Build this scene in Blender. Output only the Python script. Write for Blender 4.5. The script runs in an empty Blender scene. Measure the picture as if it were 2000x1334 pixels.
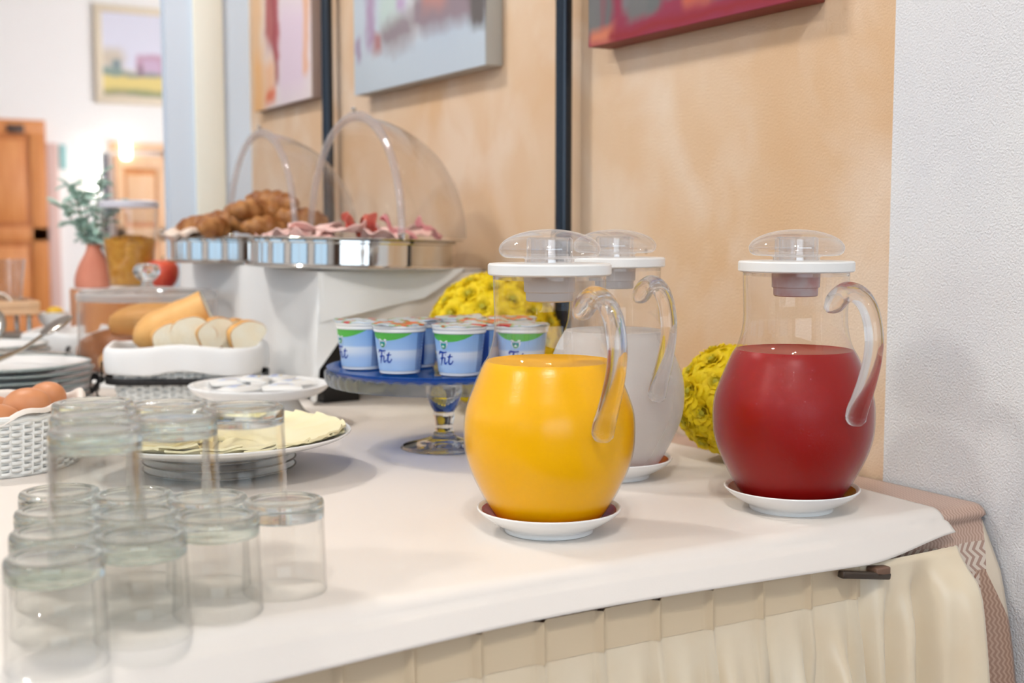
import bpy, bmesh, math, random
from mathutils import Vector, Matrix, Euler
PI = math.pi
random.seed(7)
SC = bpy.context.scene
COL = SC.collection
LS = 0.52
TZ = 0.75                                   # height of the cloth-covered table top

# ------------------------------------------------------------------ camera
cam_d = bpy.data.cameras.new('camera'); cam = bpy.data.objects.new('camera', cam_d); COL.objects.link(cam)
cam.location = (-1.0325, -0.81, TZ + 0.272)
cam.rotation_euler = (math.radians(90) - math.atan(217 / 2400), 0, -math.radians(30.3))
cam_d.sensor_width = 36; cam_d.lens = 36 * 2400 / 2000; cam_d.clip_start = 0.02
cam_d.dof.use_dof = True; cam_d.dof.focus_distance = 1.17; cam_d.dof.aperture_fstop = 5.0
SC.camera = cam

# ------------------------------------------------------------------ world and exposure
wd = bpy.data.worlds.new('world'); SC.world = wd; wd.use_nodes = True
bg = wd.node_tree.nodes['Background']; bg.inputs[0].default_value = (0.42, 0.68, 1.0, 1); bg.inputs[1].default_value = 0.9 * LS
SC.view_settings.view_transform = 'Standard'; SC.view_settings.look = 'None'
SC.view_settings.exposure = 0.0; SC.view_settings.gamma = 1.0; SC.view_settings.use_curve_mapping = False
SC.cycles.use_denoising = True; SC.cycles.use_adaptive_sampling = True; SC.cycles.adaptive_threshold = 0.1
SC.cycles.max_bounces = 16; SC.cycles.transmission_bounces = 14; SC.cycles.transparent_max_bounces = 32
SC.cycles.glossy_bounces = 6; SC.cycles.diffuse_bounces = 3; SC.cycles.use_light_tree = False
SC.cycles.sample_clamp_indirect = 6.0

def portal(loc, rot, sx, sy, power, color):
    l = bpy.data.lights.new('window_daylight', 'AREA'); l.shape = 'RECTANGLE'; l.size = sx; l.size_y = sy
    l.energy = power; l.color = color
    o = bpy.data.objects.new('window_daylight', l); COL.objects.link(o); o.location = loc; o.rotation_euler = rot
    return o
DAY = (0.62, 0.82, 1.0)
for y in (-1.9, 0.5, 2.9, 5.6, 8.0):       # daylight entering through the windows of the left wall
    portal((-4.72, y, 1.65), (0, -PI / 2, 0), 1.7, 1.5, 14 * LS, DAY)
for y in (5.2, 8.2):                       # unseen far right bay windows, added to brighten the far room
    portal((4.62, y, 1.75), (0, PI / 2, 0), 1.7, 1.9, 300 * LS, (0.93, 0.96, 1.0))
portal((-2.2, -3.72, 1.65), (PI / 2, 0, 0), 3.0, 1.7, 95 * LS, (0.78, 0.90, 1.0))   # window behind the camera

# ------------------------------------------------------------------ materials
def new_mat(name):
    m = bpy.data.materials.new(name); m.use_nodes = True
    return m, m.node_tree.nodes, m.node_tree.links, m.node_tree.nodes['Principled BSDF']
def srgb(r, g, b):
    f = lambda c: ((c / 255 + 0.055) / 1.055) ** 2.4 if c > 10 else c / 255 / 12.92
    return (f(r), f(g), f(b), 1)
def mat(name, col, rough=0.5, metal=0.0, spec=0.5, bump=0.0, bscale=200.0, var=None, vscale=8.0, sss=0.0, sheen=0.0, coat=0.0, trans=0.0, ior=1.45, stretch=None):
    m, N, L, P = new_mat(name)
    c = srgb(*col)
    P.inputs['Base Color'].default_value = c; P.inputs['Roughness'].default_value = rough
    P.inputs['Metallic'].default_value = metal; P.inputs['Specular IOR Level'].default_value = spec
    P.inputs['Sheen Weight'].default_value = sheen; P.inputs['Coat Weight'].default_value = coat
    P.inputs['Transmission Weight'].default_value = trans; P.inputs['IOR'].default_value = ior
    if sss: P.inputs['Subsurface Weight'].default_value = sss; P.inputs['Subsurface Radius'].default_value = (0.02, 0.01, 0.005); P.inputs['Subsurface Scale'].default_value = 0.5
    if bump or var:
        tc = N.new('ShaderNodeTexCoord'); mp = N.new('ShaderNodeMapping'); L.new(tc.outputs['Object'], mp.inputs[0])
        if stretch: mp.inputs['Scale'].default_value = stretch
    if var:
        nz = N.new('ShaderNodeTexNoise'); nz.inputs['Scale'].default_value = vscale; nz.inputs['Detail'].default_value = 4
        L.new(mp.outputs[0], nz.inputs[0])
        rp = N.new('ShaderNodeValToRGB'); rp.color_ramp.elements[0].position = 0.35; rp.color_ramp.elements[1].position = 0.68
        rp.color_ramp.elements[0].color = c; rp.color_ramp.elements[1].color = srgb(*var)
        L.new(nz.outputs[0], rp.inputs[0]); L.new(rp.outputs[0], P.inputs['Base Color'])
    if bump:
        nb = N.new('ShaderNodeTexNoise'); nb.inputs['Scale'].default_value = bscale; nb.inputs['Detail'].default_value = 3
        L.new(mp.outputs[0], nb.inputs[0]); bn = N.new('ShaderNodeBump'); bn.inputs['Strength'].default_value = bump; bn.inputs['Distance'].default_value = 0.002
        L.new(nb.outputs[0], bn.inputs['Height']); L.new(bn.outputs[0], P.inputs['Normal'])
    return m
def thin_glass(name, tint=(1, 1, 1), rough=0.0, haze=0.0, haze_col=(0.9, 0.9, 0.9), base=0.045, grey_edge=0.0, drop=None):
    """a thin clear wall: passes light straight on, mirrors by Schlick's law, haze is a faint scattering film"""
    m, N, L, P = new_mat(name); N.remove(P)
    out = N['Material Output']
    lw = N.new('ShaderNodeLayerWeight'); lw.inputs[0].default_value = 0.5
    pw = N.new('ShaderNodeMath'); pw.operation = 'POWER'; L.new(lw.outputs['Facing'], pw.inputs[0]); pw.inputs[1].default_value = 4.0
    ma = N.new('ShaderNodeMath'); ma.operation = 'MULTIPLY_ADD'; L.new(pw.outputs[0], ma.inputs[0]); ma.inputs[1].default_value = 0.75; ma.inputs[2].default_value = base
    tr = N.new('ShaderNodeBsdfTransparent'); tr.inputs[0].default_value = (*tint, 1)
    gl = N.new('ShaderNodeBsdfGlossy'); gl.inputs['Roughness'].default_value = rough
    mx = N.new('ShaderNodeMixShader'); L.new(ma.outputs[0], mx.inputs[0]); L.new(tr.outputs[0], mx.inputs[1]); L.new(gl.outputs[0], mx.inputs[2])
    last = mx
    if haze:
        df = N.new('ShaderNodeBsdfDiffuse'); df.inputs[0].default_value = (*haze_col, 1)
        tl = N.new('ShaderNodeBsdfTranslucent'); tl.inputs[0].default_value = (*haze_col, 1)
        ad = N.new('ShaderNodeMixShader'); L.new(df.outputs[0], ad.inputs[1]); L.new(tl.outputs[0], ad.inputs[2])
        m2 = N.new('ShaderNodeMixShader'); m2.inputs[0].default_value = haze
        L.new(mx.outputs[0], m2.inputs[1]); L.new(ad.outputs[0], m2.inputs[2]); last = m2
        if grey_edge:
            mg = N.new('ShaderNodeMath'); mg.operation = 'MULTIPLY_ADD'; L.new(pw.outputs[0], mg.inputs[0]); mg.inputs[1].default_value = grey_edge; mg.inputs[2].default_value = haze
            L.new(mg.outputs[0], m2.inputs[0])
    if drop:                                 # fine drops of condensation roughen the film below the filling line
        tc = N.new('ShaderNodeTexCoord'); vo = N.new('ShaderNodeTexNoise'); vo.inputs['Scale'].default_value = 520; vo.inputs['Detail'].default_value = 2
        L.new(tc.outputs['Object'], vo.inputs[0])
        bp = N.new('ShaderNodeBump'); bp.inputs['Strength'].default_value = drop[0]; bp.inputs['Distance'].default_value = 0.0012; L.new(vo.outputs[0], bp.inputs['Height'])
        L.new(bp.outputs[0], gl.inputs['Normal'])
    L.new(last.outputs[0], out.inputs[0])
    return m
def solid_glass(name, col=(1, 1, 1), rough=0.0, ior=1.47, clear=0.0):
    m, N, L, P = new_mat(name)
    P.inputs['Base Color'].default_value = (*col, 1); P.inputs['Roughness'].default_value = rough
    P.inputs['Transmission Weight'].default_value = 1.0; P.inputs['IOR'].default_value = ior
    if clear:                                # share of light that passes without being bent
        tr = N.new('ShaderNodeBsdfTransparent'); tr.inputs[0].default_value = (*col, 1); mx = N.new('ShaderNodeMixShader'); mx.inputs[0].default_value = clear
        L.new(P.outputs[0], mx.inputs[1]); L.new(tr.outputs[0], mx.inputs[2]); L.new(mx.outputs[0], N['Material Output'].inputs[0])
    return m
def emis(name, col, s):
    m, N, L, P = new_mat(name); P.inputs['Base Color'].default_value = (0.9, 0.9, 0.9, 1)
    P.inputs['Emission Color'].default_value = (*col, 1); P.inputs['Emission Strength'].default_value = s
    return m
def art(name, base, patches, axes=('Y', 'Z'), wob=0.05, wscale=9.0, rough=0.6):
    """painted canvas: soft patches of paint (centre, half size, softness, colour) in the canvas' own metres"""
    m, N, L, P = new_mat(name); P.inputs['Roughness'].default_value = rough
    tc = N.new('ShaderNodeTexCoord'); nz = N.new('ShaderNodeTexNoise'); nz.inputs['Scale'].default_value = wscale; nz.inputs['Detail'].default_value = 5
    L.new(tc.outputs['Object'], nz.inputs[0])
    vm = N.new('ShaderNodeVectorMath'); vm.operation = 'MULTIPLY_ADD'; L.new(nz.outputs['Color'], vm.inputs[0]); vm.inputs[1].default_value = (wob * 2,) * 3
    sub = N.new('ShaderNodeVectorMath'); sub.operation = 'SUBTRACT'; L.new(tc.outputs['Object'], sub.inputs[0]); sub.inputs[1].default_value = (wob,) * 3
    L.new(sub.outputs[0], vm.inputs[2])
    sp = N.new('ShaderNodeSeparateXYZ'); L.new(vm.outputs[0], sp.inputs[0])
    rgb = N.new('ShaderNodeRGB'); rgb.outputs[0].default_value = srgb(*base); cur = rgb.outputs[0]
    def edge(sock, c, h, s):
        a = N.new('ShaderNodeMath'); a.operation = 'SUBTRACT'; L.new(sock, a.inputs[0]); a.inputs[1].default_value = c
        b = N.new('ShaderNodeMath'); b.operation = 'ABSOLUTE'; L.new(a.outputs[0], b.inputs[0])
        r = N.new('ShaderNodeMapRange'); L.new(b.outputs[0], r.inputs[0]); r.inputs[1].default_value = h - s; r.inputs[2].default_value = h + s
        r.inputs[3].default_value = 1; r.inputs[4].default_value = 0
        return r.outputs[0]
    for cy, cz, hy, hz, s, c in patches:
        e = N.new('ShaderNodeMath'); e.operation = 'MULTIPLY'
        L.new(edge(sp.outputs[axes[0]], cy, hy, s), e.inputs[0]); L.new(edge(sp.outputs[axes[1]], cz, hz, s), e.inputs[1])
        mx = N.new('ShaderNodeMix'); mx.data_type = 'RGBA'; L.new(e.outputs[0], mx.inputs[0]); L.new(cur, mx.inputs[6]); mx.inputs[7].default_value = srgb(*c)
        cur = mx.outputs[2]
    L.new(cur, P.inputs['Base Color'])
    return m

# ------------------------------------------------------------------ mesh helpers
def mesh(verts, faces, smooth=True, angle=40):
    me = bpy.data.meshes.new('mesh'); me.from_pydata([tuple(v) for v in verts], [], faces)
    bm = bmesh.new(); bm.from_mesh(me); bmesh.ops.recalc_face_normals(bm, faces=bm.faces); bm.to_mesh(me); bm.free()
    if smooth:
        for p in me.polygons: p.use_smooth = True
        if angle: me.set_sharp_from_angle(angle=math.radians(angle))
    me.update()
    return me
def obj(name, me, m, parent=None, loc=None, rot=None, kind=None, label=None, cat=None, group=None, scale=None):
    o = bpy.data.objects.new(name, me); COL.objects.link(o)
    if m and not me.materials: me.materials.append(m)
    if parent: o.parent = parent
    if loc: o.location = loc
    if rot: o.rotation_euler = rot
    if scale: o.scale = scale
    if kind: o['kind'] = kind
    if label: o['label'] = label
    if cat: o['category'] = cat
    if group: o['group'] = group
    return o
def thing(name, label, cat, loc=(0, 0, 0), rz=0, group=None, rot=None):
    o = bpy.data.objects.new(name, None); COL.objects.link(o); o.empty_display_size = 0.05
    o.location = loc; o.rotation_euler = rot if rot else (0, 0, rz); o['label'] = label; o['category'] = cat
    if group: o['group'] = group
    return o
def copy_thing(t, loc, rz=None, label=None, group=None):
    def rec(o, par):
        c = o.copy(); COL.objects.link(c); c.parent = par
        for ch in list(o.children): rec(ch, c)
        return c
    r = rec(t, None); r.location = loc
    if rz is not None: r.rotation_euler = (0, 0, rz)
    if label: r['label'] = label
    if group: r['group'] = group
    return r
def box(x0, x1, y0, y1, z0, z1, bev=0.0):
    bm = bmesh.new(); bmesh.ops.create_cube(bm, size=1)
    for v in bm.verts:
        v.co = Vector(((x0 + x1) / 2 + v.co.x * (x1 - x0), (y0 + y1) / 2 + v.co.y * (y1 - y0), (z0 + z1) / 2 + v.co.z * (z1 - z0)))
    if bev: bmesh.ops.bevel(bm, geom=bm.edges[:], offset=bev, segments=2, affect='EDGES', profile=0.5)
    me = bpy.data.meshes.new('mesh'); bm.to_mesh(me); bm.free()
    if bev:
        for p in me.polygons: p.use_smooth = True
        me.set_sharp_from_angle(angle=math.radians(50))
    return me
def lathe(prof, seg=64, closed=False, wave=None, angle=40, sx=1.0, sy=1.0):
    vs, fs = [], []; n = len(prof)
    for i in range(seg):
        a = 2 * PI * i / seg; ca, sa = math.cos(a), math.sin(a)
        for k, (r, z) in enumerate(prof):
            if wave: r, z = wave(a, k, r, z)
            vs.append((r * ca * sx, r * sa * sy, z))
    for i in range(seg):
        j = (i + 1) % seg
        for k in range(n if closed else n - 1):
            q = (k + 1) % n
            fs.append((i * n + k, j * n + k, j * n + q, i * n + q))
    me = mesh(vs, fs, False)
    bm = bmesh.new(); bm.from_mesh(me); bmesh.ops.remove_doubles(bm, verts=bm.verts, dist=1e-6)
    bmesh.ops.dissolve_degenerate(bm, edges=bm.edges, dist=1e-7); bmesh.ops.recalc_face_normals(bm, faces=bm.faces)
    bm.to_mesh(me); bm.free()
    for p in me.polygons: p.use_smooth = True
    if angle: me.set_sharp_from_angle(angle=math.radians(angle))
    return me
def smooth_pts(pts, n=6):
    """Catmull-Rom through tuples of any length"""
    out = []
    for i in range(len(pts) - 1):
        p0 = pts[max(i - 1, 0)]; p1 = pts[i]; p2 = pts[i + 1]; p3 = pts[min(i + 2, len(pts) - 1)]
        for j in range(n):
            t = j / n
            out.append(tuple(0.5 * (2 * b + (c - a) * t + (2 * a - 5 * b + 4 * c - d) * t * t + (3 * b - a - 3 * c + d) * t ** 3) for a, b, c, d in zip(p0, p1, p2, p3)))
    out.append(tuple(pts[-1]))
    return out
def tube(pts, rad, seg=16, flat=1.0, caps=True):
    """pts: points, rad: a radius or one per point; rounded ends"""
    P = [Vector(p[:3]) for p in pts]; n = len(P)
    R = [rad] * n if not hasattr(rad, '__len__') else list(rad)
    if caps:
        d0 = (P[0] - P[1]).normalized(); d1 = (P[-1] - P[-2]).normalized()
        P = [P[0] + d0 * R[0] * .7, P[0] + d0 * R[0] * .45] + P + [P[-1] + d1 * R[-1] * .45, P[-1] + d1 * R[-1] * .7]
        R = [R[0] * 0.05, R[0] * .72] + R + [R[-1] * .72, R[-1] * 0.05]
    n = len(P); vs, fs = [], []
    T = [(P[min(i + 1, n - 1)] - P[max(i - 1, 0)]).normalized() for i in range(n)]
    up = Vector((0, 0, 1)) if abs(T[0].z) < 0.9 else Vector((1, 0, 0))
    nrm = (up - T[0] * up.dot(T[0])).normalized()
    for i in range(n):
        nrm = (nrm - T[i] * nrm.dot(T[i])).normalized(); b = T[i].cross(nrm)
        for k in range(seg):
            a = 2 * PI * k / seg
            vs.append(P[i] + nrm * math.cos(a) * R[i] + b * math.sin(a) * R[i] * flat)
    for i in range(n - 1):
        for k in range(seg):
            q = (k + 1) % seg
            fs.append((i * seg + k, i * seg + q, (i + 1) * seg + q, (i + 1) * seg + k))
    fs.append(tuple(range(seg))); fs.append(tuple(range((n - 1) * seg, n * seg)))
    return mesh(vs, fs, True, 60)
def grid(nu, nv, f, thick=0.0, smooth=True):
    """f(u,v)->xyz over the unit square; thick > 0 makes a closed slab"""
    vs = [Vector(f(i / nu, j / nv)) for i in range(nu + 1) for j in range(nv + 1)]
    fs = [(i * (nv + 1) + j, (i + 1) * (nv + 1) + j, (i + 1) * (nv + 1) + j + 1, i * (nv + 1) + j + 1) for i in range(nu) for j in range(nv)]
    me = bpy.data.meshes.new('mesh'); me.from_pydata([tuple(v) for v in vs], [], fs); me.update()
    if thick:
        bm = bmesh.new(); bm.from_mesh(me); bm.normal_update()
        nor = [v.normal.copy() for v in bm.verts]; bm.free()
        n = len(vs); vs2 = vs + [v - nr * thick for v, nr in zip(vs, nor)]
        fs2 = fs + [tuple(n + k for k in reversed(q)) for q in fs]
        rim = [i * (nv + 1) for i in range(nu + 1)] + [nu * (nv + 1) + j for j in range(1, nv + 1)] + [i * (nv + 1) + nv for i in range(nu - 1, -1, -1)] + [j for j in range(nv - 1, 0, -1)]
        for a, b in zip(rim, rim[1:] + rim[:1]): fs2.append((a, b, n + b, n + a))
        return mesh(vs2, fs2, smooth, 60)
    if smooth:
        for p in me.polygons: p.use_smooth = True
    return me
def join(*ms):
    """one part made of several touching shapes"""
    bm = bmesh.new()
    for m in ms: bm.from_mesh(m)
    me = bpy.data.meshes.new('mesh'); bm.to_mesh(me); bm.free()
    for m in ms: bpy.data.meshes.remove(m)
    return me
def sstep(a, b, x):
    t = min(1, max(0, (x - a) / (b - a))); return t * t * (3 - 2 * t)
def moved(me, loc=(0, 0, 0), rot=(0, 0, 0), sc=(1, 1, 1)):
    me.transform(Matrix.LocRotScale(Vector(loc), Euler(rot), Vector(sc))); return me
def ball(r, sx=1, sy=1, sz=1, sub=3):
    bm = bmesh.new(); bmesh.ops.create_icosphere(bm, subdivisions=sub, radius=r)
    for v in bm.verts: v.co = Vector((v.co.x * sx, v.co.y * sy, v.co.z * sz))
    me = bpy.data.meshes.new('mesh'); bm.to_mesh(me); bm.free()
    for p in me.polygons: p.use_smooth = True
    return me

# ------------------------------------------------------------------ surface materials
def plaster(name, c1, c2, c3, bscale, bstr, stains=False):
    m, N, L, P = new_mat(name); P.inputs['Roughness'].default_value = 0.62; P.inputs['Specular IOR Level'].default_value = 0.3
    tc = N.new('ShaderNodeTexCoord')
    mp = N.new('ShaderNodeMapping'); mp.inputs['Scale'].default_value = (1, 1.25, 1); mp.inputs['Rotation'].default_value = (0.8, 0, 0); L.new(tc.outputs['Object'], mp.inputs[0])
    n1 = N.new('ShaderNodeTexNoise'); n1.inputs['Scale'].default_value = 2.6; n1.inputs['Detail'].default_value = 5; n1.inputs['Distortion'].default_value = 0.3; L.new(mp.outputs[0], n1.inputs[0])
    n2 = N.new('ShaderNodeTexNoise'); n2.inputs['Scale'].default_value = 5; n2.inputs['Detail'].default_value = 4; n2.inputs['Distortion'].default_value = 0.4; L.new(mp.outputs[0], n2.inputs[0])
    r1 = N.new('ShaderNodeValToRGB'); r1.color_ramp.elements[0].position = .35; r1.color_ramp.elements[1].position = .65
    r1.color_ramp.elements[0].color = srgb(*c1); r1.color_ramp.elements[1].color = srgb(*c2); L.new(n1.outputs[0], r1.inputs[0])
    r2 = N.new('ShaderNodeMapRange'); r2.inputs[1].default_value = .46; r2.inputs[2].default_value = .66; r2.inputs[4].default_value = .55; L.new(n2.outputs[0], r2.inputs[0])
    mx = N.new('ShaderNodeMix'); mx.data_type = 'RGBA'; L.new(r2.outputs[0], mx.inputs[0]); L.new(r1.outputs[0], mx.inputs[6]); mx.inputs[7].default_value = srgb(*c3)
    col = mx.outputs[2]
    if stains:                               # small brown flecks in the paint
        vo = N.new('ShaderNodeTexVoronoi'); vo.inputs['Scale'].default_value = 7.5; L.new(tc.outputs['Object'], vo.inputs[0])
        lt = N.new('ShaderNodeMath'); lt.operation = 'LESS_THAN'; lt.inputs[1].default_value = 0.028; L.new(vo.outputs['Distance'], lt.inputs[0])
        m2 = N.new('ShaderNodeMix'); m2.data_type = 'RGBA'; L.new(lt.outputs[0], m2.inputs[0]); L.new(col, m2.inputs[6]); m2.inputs[7].default_value = srgb(140, 105, 65); col = m2.outputs[2]
    L.new(col, P.inputs['Base Color'])
    nb = N.new('ShaderNodeTexNoise'); nb.inputs['Scale'].default_value = bscale; nb.inputs['Detail'].default_value = 2.5; L.new(tc.outputs['Object'], nb.inputs[0])
    b = N.new('ShaderNodeBump'); b.inputs['Strength'].default_value = bstr; b.inputs['Distance'].default_value = 0.0022; L.new(nb.outputs[0], b.inputs['Height']); L.new(b.outputs[0], P.inputs['Normal'])
    return m
M = {}
M['tan'] = plaster('tan_plaster', (218, 180, 140), (226, 198, 168), (235, 217, 198), 380, 0.4, True)
M['white_wall'] = plaster('white_plaster', (226, 226, 228), (232, 232, 232), (236, 236, 234), 430, 0.7)
M['far_white'] = mat('far_white_wall', (246, 243, 240), 0.7)
M['ceiling'] = mat('ceiling_white', (244, 242, 238), 0.8)
M['floor'] = mat('terracotta_floor', (120, 82, 58), 0.35, var=(142, 98, 70), vscale=5)
M['blue_wall'] = mat('pale_blue_plaster', (220, 234, 250), 0.7)
M['cream'] = mat('cream_paint', (246, 246, 234), 0.6)
M['darkwood'] = mat('dark_wood_panelling', (84, 58, 42), 0.45, var=(104, 74, 52), vscale=4)
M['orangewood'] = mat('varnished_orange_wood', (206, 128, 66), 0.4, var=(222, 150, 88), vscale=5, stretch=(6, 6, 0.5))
M['orangewood_d'] = mat('varnished_wood_dark_grain', (178, 100, 44), 0.4, var=(200, 124, 64), vscale=5, stretch=(6, 6, 0.5))
M['palewood'] = mat('pale_peach_wood', (232, 186, 140), 0.5, var=(238, 198, 160), vscale=5, stretch=(6, 6, 0.5))
M['pinkframe'] = mat('pinkish_frame_paint', (222, 188, 178), 0.6)
M['black'] = mat('black_lacquer', (22, 20, 20), 0.35)
M['pipe'] = mat('black_steel_pipe', (34, 42, 52), 0.22, metal=0.5, spec=0.7)
M['dark'] = mat('dark_slate', (46, 52, 70), 0.6)
M['chrome'] = mat('polished_chrome', (214, 212, 208), 0.06, metal=1.0)
M['steel'] = mat('brushed_steel', (176, 170, 162), 0.2, metal=1.0)
M['porcelain'] = mat('white_porcelain', (246, 246, 245), 0.16, spec=0.55)
M['white_plastic'] = mat('white_plastic', (240, 239, 236), 0.35)
M['grey_plastic'] = mat('milky_plug_plastic', (214, 209, 207), 0.4)
M['pitcher_glass'] = thin_glass('pitcher_clear_wall', (0.985, 0.98, 0.975), 0.01)
M['dome'] = thin_glass('dome_acrylic', (0.955, 0.94, 0.93), 0.03, haze=0.03, haze_col=(0.85, 0.8, 0.76), grey_edge=0.16)
M['cloche_glass'] = thin_glass('cloche_clear_glass', (0.95, 0.945, 0.94), 0.01, haze=0.012, grey_edge=0.5, base=0.06)
M['rim_glass'] = thin_glass('thick_rim_glass', (0.9, 0.9, 0.9), 0.05, haze=0.35, base=0.2)
M['knob_glass'] = thin_glass('clear_knob_acrylic', (0.96, 0.955, 0.955), 0.0, haze=0.05, haze_col=(1, .98, .98), grey_edge=0.45, base=0.12)
M['tumbler_wall'] = thin_glass('tumbler_wall_glass', (0.99, 0.992, 0.988), 0.0, base=0.035)
M['clear'] = solid_glass('clear_thick_glass', (0.99, 0.985, 0.985), 0.0, 1.45, 0.2)
M['tumbler_base'] = solid_glass('tumbler_thick_base_glass', (0.91, 0.945, 0.905), 0.0, 1.5, 0.12)
M['stand_glass'] = solid_glass('pressed_stand_glass', (0.96, 0.975, 0.97), 0.02, 1.48)
M['arch'] = thin_glass('arch_acrylic', (0.9, 0.87, 0.87), 0.05, haze=0.22, haze_col=(0.92, 0.87, 0.86), base=0.12)

# ------------------------------------------------------------------ the room
def struct(name, me, m, parent=None, **k):
    o = obj(name, me, m, parent, **k)
    if not parent: o['kind'] = 'structure'
    return o
struct('floor', box(-4.9, 4.8, -3.9, 11.7, -0.1, 0.0), M['floor'])
struct('ceiling', box(-4.9, 4.8, -3.9, 11.7, 3.6, 3.7), M['ceiling'])
struct('wall_right', box(0.0, 0.16, 0.142, 2.29, 0, 3.6), M['tan'])
struct('wall_right_near', box(0.0, 0.16, -3.8, 0.142, 0, 3.6), M['white_wall'])
struct('wall_pier', box(-0.2135, 0.34, 2.285, 2.33, 0, 3.6), M['blue_wall'])
struct('trim_1', box(-0.147, -0.072, 2.273, 2.285, 0, 3.6, 0.003), M['cream'])
struct('wall_far', box(-4.8, 4.7, 11.5, 11.65, 0, 3.6), M['far_white'])
struct('wall_bay', box(0.16, 4.7, 2.33, 2.45, 0, 3.6), M['far_white'])
def wall_with_windows(name, x, ys, y0, y1, hw, z0, z1, m, thick=0.15, sgn=1):
    """a wall along y at x, cut by window openings"""
    parts = [box(x, x + thick * sgn, y0, y1, 0, z0), box(x, x + thick * sgn, y0, y1, z1, 3.6)]
    e = [y0] + [v for y in ys for v in (y - hw, y + hw)] + [y1]
    for a, b in zip(e[0::2], e[1::2]): parts.append(box(x, x + thick * sgn, a, b, z0, z1))
    for p in parts:
        for q in p.polygons: q.use_smooth = False
    return join(*parts)
struct('wall_left', wall_with_windows('w', -4.85, (-1.9, 0.5, 2.9, 5.6, 8.0), -3.8, 11.5, 0.9, 0.85, 2.45, M['far_white']), M['far_white'])
struct('wall_bay_side', wall_with_windows('w', 4.7, (5.2, 8.2), 2.62, 11.5, 0.9, 0.8, 2.75, M['far_white']), M['far_white'])
bw = [box(-4.8, -3.75, -3.9, -3.8, 0, 3.6), box(-0.65, 0.0, -3.9, -3.8, 0, 3.6), box(-3.75, -0.65, -3.9, -3.8, 0, 0.78), box(-3.75, -0.65, -3.9, -3.8, 2.52, 3.6)]
struct('wall_back', join(*bw), M['darkwood'])
struct('trim_2', box(-4.70, -4.66, -3.8, 11.5, 0, 0.85), M['darkwood'])      # wainscot under the windows
wn = 0
for y in (-1.9, 0.5, 2.9, 5.6, 8.0):
    wn += 1
    f = struct('window_%d' % wn, box(-4.80, -4.74, y - 0.03, y + 0.03, 0.85, 2.45), M['darkwood'])
    for z in (0.88, 2.42): struct('window_rail', box(-4.80, -4.74, y - 0.9, y + 0.9, z - 0.04, z + 0.04), M['darkwood'], f)
    for s in (-1, 1): struct('window_stile', box(-4.80, -4.74, y + s * 0.87 - 0.04, y + s * 0.87 + 0.04, 0.85, 2.45), M['darkwood'], f)
for y in (5.2, 8.2):  # frames for the added bay windows, out of view
    wn += 1
    f = struct('window_%d' % wn, box(4.74, 4.80, y - 0.03, y + 0.03, 0.8, 2.75), M['cream'])
    for z in (0.83, 2.72): struct('window_rail', box(4.74, 4.80, y - 0.9, y + 0.9, z - 0.04, z + 0.04), M['cream'], f)
    for s in (-1, 1): struct('window_stile', box(4.74, 4.80, y + s * 0.87 - 0.04, y + s * 0.87 + 0.04, 0.8, 2.75), M['cream'], f)
f = struct('window_8', box(-2.23, -2.17, -3.88, -3.82, 0.78, 2.52), M['darkwood'])
for z in (0.81, 2.49): struct('window_rail', box(-3.75, -0.65, -3.88, -3.82, z - 0.04, z + 0.04), M['darkwood'], f)
for x in (-3.71, -0.69): struct('window_stile', box(x - 0.04, x + 0.04, -3.88, -3.82, 0.78, 2.52), M['darkwood'], f)
# pipes on the tan wall
for y, lb in ((0.753, 'black round steel pipe up the tan wall beside the red painting'), (1.687, 'black round steel pipe up the tan wall behind the dome trays')):
    t = thing('wall_pipe', lb, 'pipe', (-0.03, y, 0.0), 0, 'pipes on the tan wall')
    obj('pipe_run', lathe([(0.0125, 0.0), (0.0125, 3.58)], 20), M['pipe'], t)
    for z in (0.35, 1.9, 3.2):
        obj('clip', join(lathe([(0.0128, z), (0.0155, z), (0.0155, z + 0.018), (0.0128, z + 0.018)], 20, closed=True), box(0.012, 0.0295, -0.005, 0.005, z, z + 0.018)), M['pipe'], t)
# paintings
def canvas(label, y0, y1, z0, z1, d, front, side, name='painting'):
    t = thing(name, label, 'painting', (-d, (y0 + y1) / 2, z0), 0, 'paintings on the tan wall')
    w = (y1 - y0) / 2
    obj('stretcher', box(0.002, d - 0.001, -w, w, 0, z1 - z0, 0.002), side, t)
    obj('canvas', box(-0.001, 0.003, -w, w, 0, z1 - z0, 0.0012), front, t)
RB = mat('red_brown_canvas_edge', (128, 58, 48), 0.6)
canvas('red and grey abstract canvas with a red brown edge beside the white wall', 0.246, 0.672, 1.281, 1.76, 0.04,
       art('red_grey_abstract', (150, 52, 78), [(0.2, 0.25, 0.022, 0.235, .008, (116, 116, 116)), (0.165, 0.25, 0.009, 0.23, .008, (108, 112, 112)), (0.118, 0.25, 0.018, 0.215, .008, (124, 122, 126)), (0.088, 0.07, 0.034, 0.045, .008, (116, 116, 116)), (0.06, 0.25, 0.015, 0.22, .008, (108, 112, 112)), (0.02, 0.25, 0.018, 0.21, .008, (124, 122, 126)), (-0.02, 0.25, 0.017, 0.222, .008, (116, 116, 116)), (-0.06, 0.11, 0.024, 0.085, .008, (108, 112, 112)), (-0.1, 0.25, 0.018, 0.215, .008, (124, 122, 126)), (-0.15, 0.25, 0.018, 0.22, .008, (116, 116, 116)), (-0.19, 0.25, 0.013, 0.21, .008, (108, 112, 112)), (0.035, .075, .018, .012, .008, (150, 170, 205)), (-0.03, .03, .03, .010, .008, (196, 96, 76)), (0.18, .012, .03, .010, .008, (214, 128, 98)), (0.0, .12, .012, .03, .01, (190, 104, 104)), (-0.04, .008, .2, .006, .006, (150, 40, 50))], wob=0.014, wscale=14), RB)
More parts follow.
